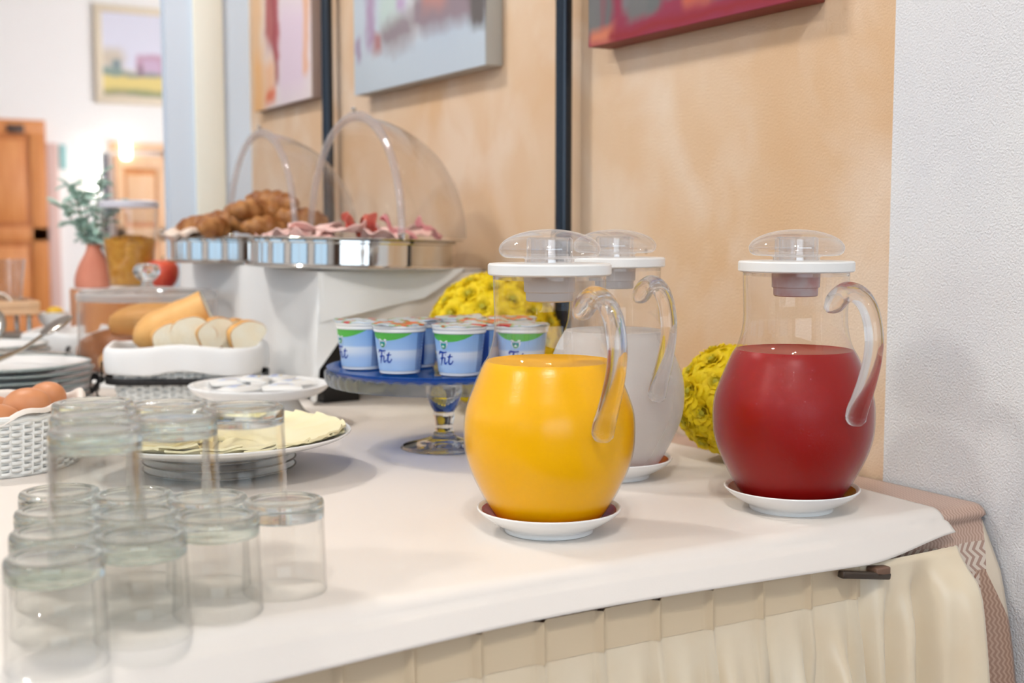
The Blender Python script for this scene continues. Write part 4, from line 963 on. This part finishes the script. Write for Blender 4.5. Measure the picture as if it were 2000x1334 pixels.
def ring_path(R, n=160):
    return [(R * math.cos(2 * PI * i / n), R * math.sin(2 * PI * i / n), math.cos(2 * PI * i / n), math.sin(2 * PI * i / n), 2 * PI * R * i / n) for i in range(n)]
def rrect_path(hx, hy, r, n=200):
    pts = []
    for cx, cy, a0 in ((hx - r, hy - r, 0), (-hx + r, hy - r, PI / 2), (-hx + r, -hy + r, PI), (hx - r, -hy + r, 1.5 * PI)):
        for k in range(9):
            a = a0 + PI / 2 * k / 8; pts.append(Vector((cx + r * math.cos(a), cy + r * math.sin(a))))
    pts.append(pts[0]); seg = [(b - a).length for a, b in zip(pts, pts[1:])]; tot = sum(seg); out = []
    i = 0; acc = 0
    for k in range(n):
        s = tot * k / n
        while acc + seg[i] < s: acc += seg[i]; i += 1
        d = (pts[i + 1] - pts[i]).normalized(); p = pts[i] + d * (s - acc); out.append((p.x, p.y, d.y, -d.x, s))
    return out
# egg basket
EB = (-.850, .722)
t = thing('egg_basket', 'round white wicker basket of brown eggs at the left edge', 'basket', (EB[0], EB[1], TZ + .0008))
obj('weave', weave(ring_path(.104, 240), .002, .062, 15, .0020, .0025, .006, .011), WICK, t, kind='stuff')
obj('bottom', lathe([(0, 0), (.104, 0), (.105, .003), (0, .004)], 48), WICK, t)
obj('rim', lathe([(.110 + .004 * math.cos(a * PI / 4), .0645 + .004 * math.sin(a * PI / 4)) for a in range(8)], 64, closed=True, wave=lambda a, k, r, z: (r, z + .0012 * math.sin(a * 34))), WICK, t)
obj('cloth_liner', lathe(smooth_pts([(0, .006), (.085, .007), (.098, .020), (.103, .050), (.106, .067), (.112, .071), (.116, .066)], 4), 96, wave=lambda a, k, r, z: (r + (.003 * math.sin(a * 9) if k > 12 else 0), z + (.007 * math.sin(a * 5 + .6) + .003 * math.sin(a * 13) if k > 14 else 0))), mat('cream_liner', (236, 226, 216), .7), t)
EGG = mat('brown_eggshell', (208, 138, 92), .45, var=(216, 150, 106), vscale=15)
def egg_mesh():
    pr = []
    for i in range(25):
        a = PI * i / 24; z = -.029 * math.cos(a); r = .0222 * math.sin(a) * (1 - .13 * math.cos(PI - a)); pr.append((r, z))
    return lathe(pr, 36)
EM = egg_mesh()
for x, y, z, rx, ry, lb in ((-.806, .690, .819, 1.25, .9, 'large brown egg lying at the near right of the wicker basket'), (-.845, .645, .808, 1.4, 2.0, 'brown egg lying low at the front of the wicker basket'), (-.775, .745, .818, 1.1, .4, 'brown egg behind the large one at the right of the wicker basket'), (-.84, .74, .806, 1.3, 1.6, 'brown egg in the middle of the wicker basket'), (-.905, .70, .806, 1.3, 2.2, 'brown egg at the near left of the wicker basket'), (-.86, .795, .808, 1.2, 2.8, 'brown egg at the far side of the wicker basket')):
    obj('egg', EM, EGG, None, loc=(x, y, z), rot=(rx, 0, ry), label=lb, cat='egg', group='brown eggs in the wicker basket')

# ------------------------------------------------------------------ plate stacks
GRIM = mat('dark_green_rim_glaze', (36, 88, 88), .3)
def plate_stack(x, y, n, R, h0, words):
    for i in range(n):
        w = words[i]
        t = thing('dinner_plate', w, 'plate', (x + .003 * math.sin(i * 2.1), y + .003 * math.cos(i * 1.7), TZ + .0008 + i * h0), 0, 'green rimmed plates in stacks')
        k = R / .125
        obj('dish', lathe([(r * k, z) for r, z in smooth_pts([(0, .0), (.066, .0), (.072, .0012), (.096, .0062), (.1235, .0125), (.1250, .0140), (.1235, .0148), (.094, .0092), (.072, .0042)], 3)] + [(0, .0036)], 72), M['porcelain'], t)
        obj('green_rim', lathe([(.1185 * k, .0112), (.1247 * k, .0122), (.1258 * k, .0143), (.1236 * k, .0158)], 72, closed=True), GRIM, t)
ORD = ['bottom', 'second', 'third', 'fourth', 'fifth', 'sixth', 'seventh']
plate_stack(-.748, 1.237, 6, .124, .0102, ['green rimmed white plate, %s of the stack behind the eggs' % (w if i < 5 else 'topmost') for i, w in enumerate(ORD[:6])])
plate_stack(-.735, 1.575, 6, .105, .0105, ['green rimmed white plate, %s of the farther stack' % (w if i < 5 else 'topmost') for i, w in enumerate(ORD[:6])])
def cutlery(name, label, cat, pts, head):
    t = thing(name, label, cat, pts[0][:3]); P0 = Vector(pts[0][:3]); L = [tuple(Vector(p[:3]) - P0) + (p[3],) for p in pts]
    S = smooth_pts(L, 5); obj('handle', tube(S, [s[3] for s in S], 12, .55), M['steel'], t)
    e = Vector(L[-1][:3]); d = (e - Vector(L[-2][:3])).normalized()
    obj('bowl' if head == 'spoon' else 'blade', moved(ball(.02, 1.5, 1.0, .28) if head == 'spoon' else ball(.02, 1.9, .55, .10), e + d * .022, (0, -math.asin(d.z), math.atan2(d.y, d.x))), M['steel'], t)
cutlery('serving_spoon', 'long steel serving spoon leaning over the green rimmed plates', 'spoon', [(-.80, 1.145, .822, .005), (-.7711, 1.160, .830, .0045), (-.7367, 1.175, .842, .0036), (-.700, 1.19, .864, .0032)], 'spoon')
cutlery('butter_knife', 'steel knife lying on the top green rimmed plate', 'knife', [(-.76, 1.30, .829, .0040), (-.72, 1.27, .829, .0036), (-.70, 1.25, .829, .003)], 'knife')
cutlery('dark_handled_spoon', 'dark steel spoon standing by the farther plate stack', 'spoon', [(-.748, 1.42, TZ + .03, .0045), (-.745, 1.43, TZ + .06, .004), (-.742, 1.44, TZ + .09, .0034)], 'spoon')

# ------------------------------------------------------------------ bread basket
def bread_basket(label, loc, rz, hx, hy, h, full=True):
    t = thing('bread_basket', label, 'basket', loc, rz, 'cloth lined bread baskets')
    pth = rrect_path(hx, hy, .03)
    obj('weave', weave(pth, .002, h, max(6, int(h / .0050)), .0019, .0026, .012, .012), WICK, t, kind='stuff')
    obj('bottom', box(-hx + .004, hx - .004, -hy + .004, hy - .004, 0, .004, .0015), WICK, t)
    # cloth liner folded over the rim
    n = len(pth); vs = []; fs = []
    prof = [(-.012, .006), (-.006, .02), (.002, h * .6), (.008, h - .002), (.010, h + .010), (.016, h + .014), (.0215, h + .008), (.0225, h - .006), (.0215, h - .020), (.0195, h - .028)]
    prof = smooth_pts(prof, 3); m_ = len(prof)
    for i, (x, y, nx_, ny_, s) in enumerate(pth):
        for k, (o_, z) in enumerate(prof):
            w = sstep(.4, 1, k / m_); o2 = o_ + w * .0018 * math.sin(s * 90) ; zz = z + (.006 * math.cos(2 * math.atan2(y * hx, x * hy)) ** 2 if k > m_ * .45 else 0) + w * .0015 * math.sin(s * 60 + 1)
            vs.append((x + nx_ * o2, y + ny_ * o2, zz))
    for i in range(n):
        j = (i + 1) % n
        for k in range(m_ - 1): fs.append((i * m_ + k, j * m_ + k, j * m_ + k + 1, i * m_ + k + 1))
    lo = obj('cloth_liner', mesh(vs, fs, True, 0), mat('white_terry_liner', (238, 237, 236), .8, bump=.12, bscale=500), t)
    md_ = lo.modifiers.new('thickness', 'SOLIDIFY'); md_.thickness = .0016; md_.offset = -1
    # black ribbon with a bow at the left end
    rb = []
    for (x, y, nx_, ny_, s) in pth: rb.append((x + nx_ * .0205, y + ny_ * .0205))
    vs = []; fs = []; n = len(rb)
    for x, y in rb: vs += [(x, y, h - .031), (x, y, h - .042)]
    for i in range(n): j = (i + 1) % n; fs.append((2 * i, 2 * j, 2 * j + 1, 2 * i + 1))
    BL = mat('black_ribbon', (24, 22, 24), .6)
    ro = obj('ribbon', mesh(vs, fs, True, 0), BL, t); md_ = ro.modifiers.new('thickness', 'SOLIDIFY'); md_.thickness = .0012; md_.offset = 1
    bx = -hx - .026; bz = h - .038
    for sgn, L in ((1, .022), (-1, .024)):
        def loop(u, v, sgn=sgn, L=L):
            a = u * 2 * PI; return (bx - .006 - .008 * math.sin(a / 2), -.03 + sgn * L * math.sin(a / 2) * (1 if u < .5 else 1) * (1 - .0), bz + (v - .5) * .010 + .011 * math.sin(a) - .006 * math.sin(a / 2))
        obj('bow_loop', grid(24, 2, loop, .001), BL, ro)
    obj('bow_tail', grid(10, 2, lambda u, v: (bx - .004 - .006 * math.sin(u * 3), -.03 - .006 + .012 * u + (v - .5) * .010, bz - .003 - min(.038, bz - .006) * u), .001), BL, ro)
    obj('bow_tail', grid(10, 2, lambda u, v: (bx - .002 + .004 * u, -.034 + (v - .5) * .008 - .012 * u, bz + .03 - .030 * (1 - u) + .0), .001), BL, ro)
    obj('bow_knot', moved(ball(.006, 1, 1.2, 1), (bx - .004, -.03, bz)), BL, ro)
    return t
BBL = (-.497, 1.123, TZ + .0008); BBR = -math.radians(26)
bread_basket('white wicker bread basket with black ribbon holding sliced baguette', BBL, BBR, .100, .062, .078)
GOLD = mat('golden_bread_crust', (222, 160, 88), .5, var=(236, 182, 110), vscale=14, bump=.1, bscale=120); CRUMB = mat('white_bread_crumb', (255, 240, 210), .8, bump=.8, bscale=140, var=(255, 247, 226), vscale=40)
def B(x, y, z): v = Matrix.Rotation(BBR, 3, 'Z') @ Vector((x, y, 0)); return (BBL[0] + v.x, BBL[1] + v.y, BBL[2] + z)
def loaf_mesh(L, R, cut=True):
    S = []
    for i in range(22):
        s = i / 21; r = R * (math.sin(PI * min(.5, s * .5 / .35)) ** .55 if s < .35 else 1.0) * (1 + .02 * math.sin(s * 21))
        S.append((s * L, max(r, R * .08)))
    vs = []; fs = []; n = 24
    for x, r in S:
        for k in range(n):
            a = 2 * PI * k / n; vs.append((x, r * math.cos(a), r * .86 * math.sin(a)))
    for i in range(len(S) - 1):
        for k in range(n): q = (k + 1) % n; fs.append((i * n + k, i * n + q, (i + 1) * n + q, (i + 1) * n + k))
    fs.append(tuple(range(n)))
    crust = mesh(vs, fs, True, 60)
    vs = [(L, 0, 0)] + [(L + .0006, R * math.cos(2 * PI * k / n) * .97, R * .83 * math.sin(2 * PI * k / n)) for k in range(n)]
    face = mesh(vs, [(0, k + 1, (k + 1) % n + 1) for k in range(n)], False)
    return crust, face
def loaf(name, label, loc, rot, L, R):
    t = thing(name, label, 'bread', loc, 0, None, rot); c, f = loaf_mesh(L, R); obj('crust', c, GOLD, t); obj('cut_face', f, CRUMB, t)
def slice_at(label, loc, rot, R=.030, th=.016):
    t = thing('bread_slice', label, 'bread', loc, 0, 'white bread slices in the near basket', rot); n = 28
    sd = loc[0] * 400; ir = lambda k: 1 + .08 * math.sin(k * 2 + sd) + .06 * math.sin(k * 3 + sd * 2) + .03 * math.sin(k * 5 + sd)
    ring = lambda s, x: [(x, R * s * ir(2 * PI * k / n * 1.0) * math.cos(2 * PI * k / n), R * .82 * s * ir(2 * PI * k / n) * math.sin(2 * PI * k / n)) for k in range(n)]
    vs = ring(.97, 0) + ring(1.0, th * .15) + ring(1.0, th * .85) + ring(.97, th); fs = []
    for i in range(3):
        for k in range(n): q = (k + 1) % n; fs.append((i * n + k, i * n + q, (i + 1) * n + q, (i + 1) * n + k))
    obj('crust', mesh(vs, fs, True, 60), GOLD, t)
    for x, sg in ((-.0004, -1), (th + .0004, 1)):
        v2 = [(x + sg * .0008, 0, 0)] + [(x, y * .985, z * .985) for _, y, z in ring(.97, 0)]
        obj('crumb', mesh(v2, [(0, k + 1, (k + 1) % n + 1) for k in range(n)], True, 0), CRUMB, t)
loaf('baguette', 'golden baguette half leaning up out of the near bread basket', B(-.085, -.002, .096), (0, -.40, BBR + .12), .125, .038)
for i, (x, y, z, rx, ry, rz, lb) in enumerate(((-.022, -.035, .078, .2, .15, BBR - 1.2, 'white bread slice in front of the baguette'), (.012, -.030, .086, -.1, .2, BBR - 1.35, 'largest white bread slice in the middle of the near basket'), (.040, -.022, .083, .2, .1, BBR - 1.0, 'white bread slice right of the middle in the near basket'), (.064, .0, .080, .1, .2, BBR - .8, 'crusty bread slice toward the right of the near basket'), (.088, -.012, .078, .1, .1, BBR - 1.0, 'rightmost bread slice in the near basket'), (.03, .025, .072, .1, .3, BBR - .7, 'bread slice at the back of the near basket'), (-.05, .03, .066, .1, .3, BBR - .6, 'bread slice behind the baguette in the near basket'))):
    slice_at(lb, B(x, y, z + .030), (rx, ry, rz), .034 if i == 1 else .030)
bread_basket('white cloth lined basket with black ribbon behind the glass cloche', (-.545, 1.79, TZ + .0008), .9, .085, .055, .055)

# ------------------------------------------------------------------ glass cloche with loaf
CX, CY = -.478, 1.455
t = thing('glass_cloche', 'clear glass cloche with round knob over brown loaves', 'cloche', (CX, CY, TZ + .0008))
obj('board', lathe(smooth_pts([(0, 0), (.126, 0), (.132, .003), (.132, .009), (.127, .012)], 3) + [(0, .012)], 64), M['porcelain'], t)
obj('glass_cover', lathe(smooth_pts([(.1215, .0125), (.1220, .06), (.1220, .140), (.1205, .152), (.112, .159), (.070, .1660), (.020, .1700), (0, .1702)], 5), 80), M['cloche_glass'], t)
obj('rim_band', lathe([(.1218, .146), (.1245, .148), (.1245, .157), (.1190, .1615), (.1150, .1605), (.1205, .150)], 80, closed=True), M['rim_glass'], t)
obj('foot_band', lathe([(.1212, .0125), (.1245, .0125), (.1240, .017), (.1218, .018)], 80, closed=True), M['rim_glass'], t)
obj('knob', moved(lathe(smooth_pts([(0, 0), (.012, 0), (.010, .008), (.017, .014), (.0235, .024), (.0225, .034), (.016, .040), (0, .042)], 4), 32), (0, 0, .1700)), M['stand_glass'], t)
DKB = mat('dark_brown_crust', (150, 90, 46), .55, var=(178, 114, 62), vscale=12, bump=.2, bscale=90)
def long_loaf(label, loc, rot, L, R, m_):
    pts = [(L * (i / 20 - .5), 0, R * .8) for i in range(21)]; rad = [R * (.35 + .65 * math.sin(PI * (.06 + .88 * i / 20)) ** .45) for i in range(21)]
    obj('bread_loaf', tube(pts, rad, 20, 1.15), m_, None, loc=loc, rot=rot, label=label, cat='bread')
long_loaf('dark brown loaf under the glass cloche', (CX - .02, CY + .02, TZ + .0135), (0, 0, -.5), .17, .046, DKB)
long_loaf('golden roll in front of the dark loaf under the cloche', (CX - .045, CY - .062, TZ + .0135), (0, 0, -.9), .10, .032, GOLD)
long_loaf('golden loaf on top of the others under the cloche', (CX + .01, CY - .01, TZ + .082), (0, -.1, -.4), .13, .034, GOLD)

# ------------------------------------------------------------------ far end of the table
t = thing('jar_riser', 'box riser under the cereal jar and vase, coloured like the loaf reflection', 'riser', (-.40, 1.955, TZ + .0008))
obj('carcass', box(-.106, .094, -.095, .080, 0, .143, .003), M['orangewood'], t); obj('top_mat', box(-.103, .091, -.092, .077, .1432, .1455, .0008), GREYCLOTH, t)  # orange wood colour stands in for the loaves' reflection in the cloche
JZ = TZ + .147
t = thing('cereal_jar', 'tapered glass jar of corn flakes with a flat lid', 'jar', (-.402, 1.905, JZ))
jar_p = [(.040, .004), (.044, .010), (.050, .06), (.0575, .14), (.0580, .172)]
obj('jar_wall', lathe([(0, .001), (.036, .001)] + jar_p, 56), M['cloche_glass'], t)
obj('jar_lid', lathe(smooth_pts([(0, .1735), (.060, .1735), (.0625, .176), (.0625, .184), (.058, .188), (.03, .190), (0, .190)], 3), 56), mat('pale_lilac_lid', (208, 206, 216), .3), t)
obj('jar_base', lathe([(0, 0), (.046, 0), (.047, .003), (.041, .006), (0, .006)], 48), M['porcelain'], t)
FLK = mat('corn_flakes', (206, 140, 40), .6, var=(226, 168, 66), vscale=70)
rnd = random.Random(5); ms = [lathe([(0, .008), (.039, .008), (.042, .012), (.0475, .06), (.052, .100), (.044, .107), (.02, .111), (0, .112)], 40)]
def flake(c, n_, s):
    q = n_.to_track_quat('Z', 'Y').to_matrix() @ Matrix.Rotation(rnd.uniform(0, 6), 3, 'Z'); vs = []
    for k in range(6): a = k * PI / 3; vs.append(Vector(c) + q @ Vector((s * math.cos(a) * rnd.uniform(.7, 1.1), s * math.sin(a) * rnd.uniform(.7, 1.1), rnd.uniform(-.0015, .0015))))
    vs.append(Vector(c) + q @ Vector((0, 0, .0014))); return vs
vs = []; fs = []
for i in range(620):
    if i < 470: z = rnd.uniform(.01, .104); a = rnd.uniform(0, 2 * PI); r = .0415 + (.0525 - .0415) * (z - .012) / .09 - .0005; c = (r * math.cos(a), r * math.sin(a), z); n_ = Vector((math.cos(a), math.sin(a), rnd.uniform(-.5, .5)))
    else: r = .05 * math.sqrt(rnd.random()); a = rnd.uniform(0, 2 * PI); c = (r * math.cos(a), r * math.sin(a), .112 - r * .14 + rnd.uniform(-.001, .004)); n_ = Vector((rnd.uniform(-.5, .5), rnd.uniform(-.5, .5), 1))
    b = len(vs); vs += flake(c, n_.normalized(), rnd.uniform(.004, .007))
    for k in range(6): fs.append((b + k, b + (k + 1) % 6, b + 6))
ms.append(mesh(vs, fs, False)); obj('corn_flakes', join(*ms), FLK, t, kind='stuff')
TC = mat('terracotta_clay', (206, 128, 104), .7, var=(216, 142, 118), vscale=12)
VS = (-.462, 1.985, JZ)
t = thing('terracotta_vase', 'terracotta vase with a sprig of grey green leaves', 'vase', VS)
obj('vase_body', lathe(smooth_pts([(0, 0), (.036, 0), (.041, .006), (.040, .026), (.031, .052), (.019, .074), (.014, .088), (.016, .094), (.011, .0935)], 5) + [(.008, .06), (0, .058)], 40), TC, t)
LEAFM = grid(6, 4, lambda u, v: (.034 * u, (v - .5) * .018 * math.sin(PI * (.08 + .9 * u)), .006 * math.sin(u * 2.5) - .004 * (2 * v - 1) ** 2), .0005)
LF = mat('grey_green_leaf', (190, 216, 204), .5, var=(150, 188, 172), vscale=30)
rnd = random.Random(9)
for s_, (ax, ay, hh) in enumerate(((-.035, .01, .155), (.01, -.03, .175), (-.01, .03, .14), (-.055, -.01, .11), (.04, .0, .12))):
    pts = smooth_pts([(0, 0, .07), (ax * .3, ay * .3, .11), (ax * .8, ay * .8, .07 + hh * .7), (ax * 1.2, ay * 1.2, .07 + hh)], 4)
    st = obj('stem', tube(pts, .0016, 6), mat('olive_stem', (110, 112, 84), .6), t)
    for k, p in enumerate(pts[3:]):
        for q in range(2):
            obj('leaf', LEAFM, LF, st, loc=p, rot=(rnd.uniform(-.5, .5), rnd.uniform(-.6, .5), k * 2.4 + q * PI + rnd.uniform(-.4, .4)))
# peach-red apple on its little glass
t = thing('apple', 'orange red apple beside the dome trays at the cereal jar', 'apple', (-.345, 1.862, JZ))
obj('flesh', lathe(smooth_pts([(0, .004), (.010, .001), (.020, .003), (.030, .016), (.0345, .034), (.032, .050), (.022, .060), (.010, .060), (0, .054)], 4), 40), mat('orange_red_apple_skin', (224, 96, 66), .35, var=(204, 58, 56), vscale=22), t)
obj('stalk', tube([(0, 0, .053), (.001, 0, .062), (.004, .001, .070)], .0013, 6), mat('apple_stalk', (92, 66, 40), .7), t)
# wooden tray on a steel frame, with boxes under it
t = thing('wooden_tray', 'orange wooden serving tray on a steel frame at the left edge', 'tray', (-.735, 1.93, TZ + .0008))
obj('tray_board', box(-.16, .135, -.09, .10, .100, .112, .002), M['palewood'], t)
for a in ((-.16, .135, -.09, -.078), (-.16, .135, .088, .10)): obj('tray_side', box(a[0], a[1], a[2], a[3], .1122, .128, .002), M['palewood'], t)
for a in ((-.16, -.148), (.123, .135)): obj('tray_end', box(a[0], a[1], -.0778, .0878, .1122, .128, .002), mat('brown_tray_end', (168, 116, 76), .5), t)
for x in (-.14, .115):
    for y in (-.075, .085): obj('frame_leg', tube([(x, y, .002), (x, y, .098)], .005, 10), M['steel'], t)
for y in (-.075, .085): obj('frame_rail', tube([(-.14, y, .05), (.115, y, .05)], .004, 10), M['steel'], t)
t = thing('brown_box', 'dark brown lidded box under the wooden tray', 'box', (-.76, 1.93, TZ + .0008)); obj('carcass', box(-.06, .06, -.05, .05, 0, .045, .002), mat('brown_card', (112, 78, 58), .6), t); obj('box_lid', box(-.063, .063, -.053, .053, .0453, .056, .002), mat('pale_card_lid', (198, 176, 160), .6), t)
t = thing('grey_tin', 'grey metal tin under the wooden tray beside the brown box', 'tin', (-.652, 1.93, TZ + .0008)); obj('carcass', box(-.032, .032, -.03, .03, 0, .048, .004), mat('grey_tin_paint', (128, 120, 112), .4), t); obj('tin_lid', box(-.034, .034, -.032, .032, .0483, .058, .003), mat('grey_tin_lid', (176, 168, 160), .35), t)
t = thing('juice_glass', 'flared clear drinking glass standing on the wooden tray', 'glass', (-.640, 1.965, TZ + .1135))
obj('glass_wall', lathe([(.024, .008), (.028, .05), (.034, .098), (.0325, .098), (.0265, .05), (.0225, .010)], 40), M['cloche_glass'], t); obj('thick_base', lathe([(0, 0), (.022, 0), (.024, .002), (.0238, .0075), (0, .0078)], 32), M['stand_glass'], t)
obj('folded_napkin', grid(12, 10, lambda u, v: (-.665 + .05 * (u - .5), 1.935 + .04 * (v - .5), TZ + .119 + .026 * math.sin(PI * u) ** .7 * (1 - .5 * v)), .003), GREYCLOTH, label='white folded napkin before the drinking glass on the wooden tray', cat='napkin')
t = thing('small_bowl', 'small white bowl of yellow butter left of the cloche', 'bowl', (-.565, 1.905, TZ + .0008))
obj('pedestal', lathe([(0, 0), (.034, 0), (.034, .004), (.012, .012), (.010, .060), (.02, .068), (0, .069)], 32), M['stand_glass'], t)
obj('bowl_wall', lathe(smooth_pts([(0, .070), (.016, .070), (.026, .080), (.031, .098), (.0295, .0985), (.024, .084), (.0, .078)], 4), 40), M['porcelain'], t)
obj('butter_ball', moved(ball(.016, 1.2, 1.1, .9, 2), (.004, -.004, .098)), mat('deep_yellow_butter', (236, 190, 60), .4), t)
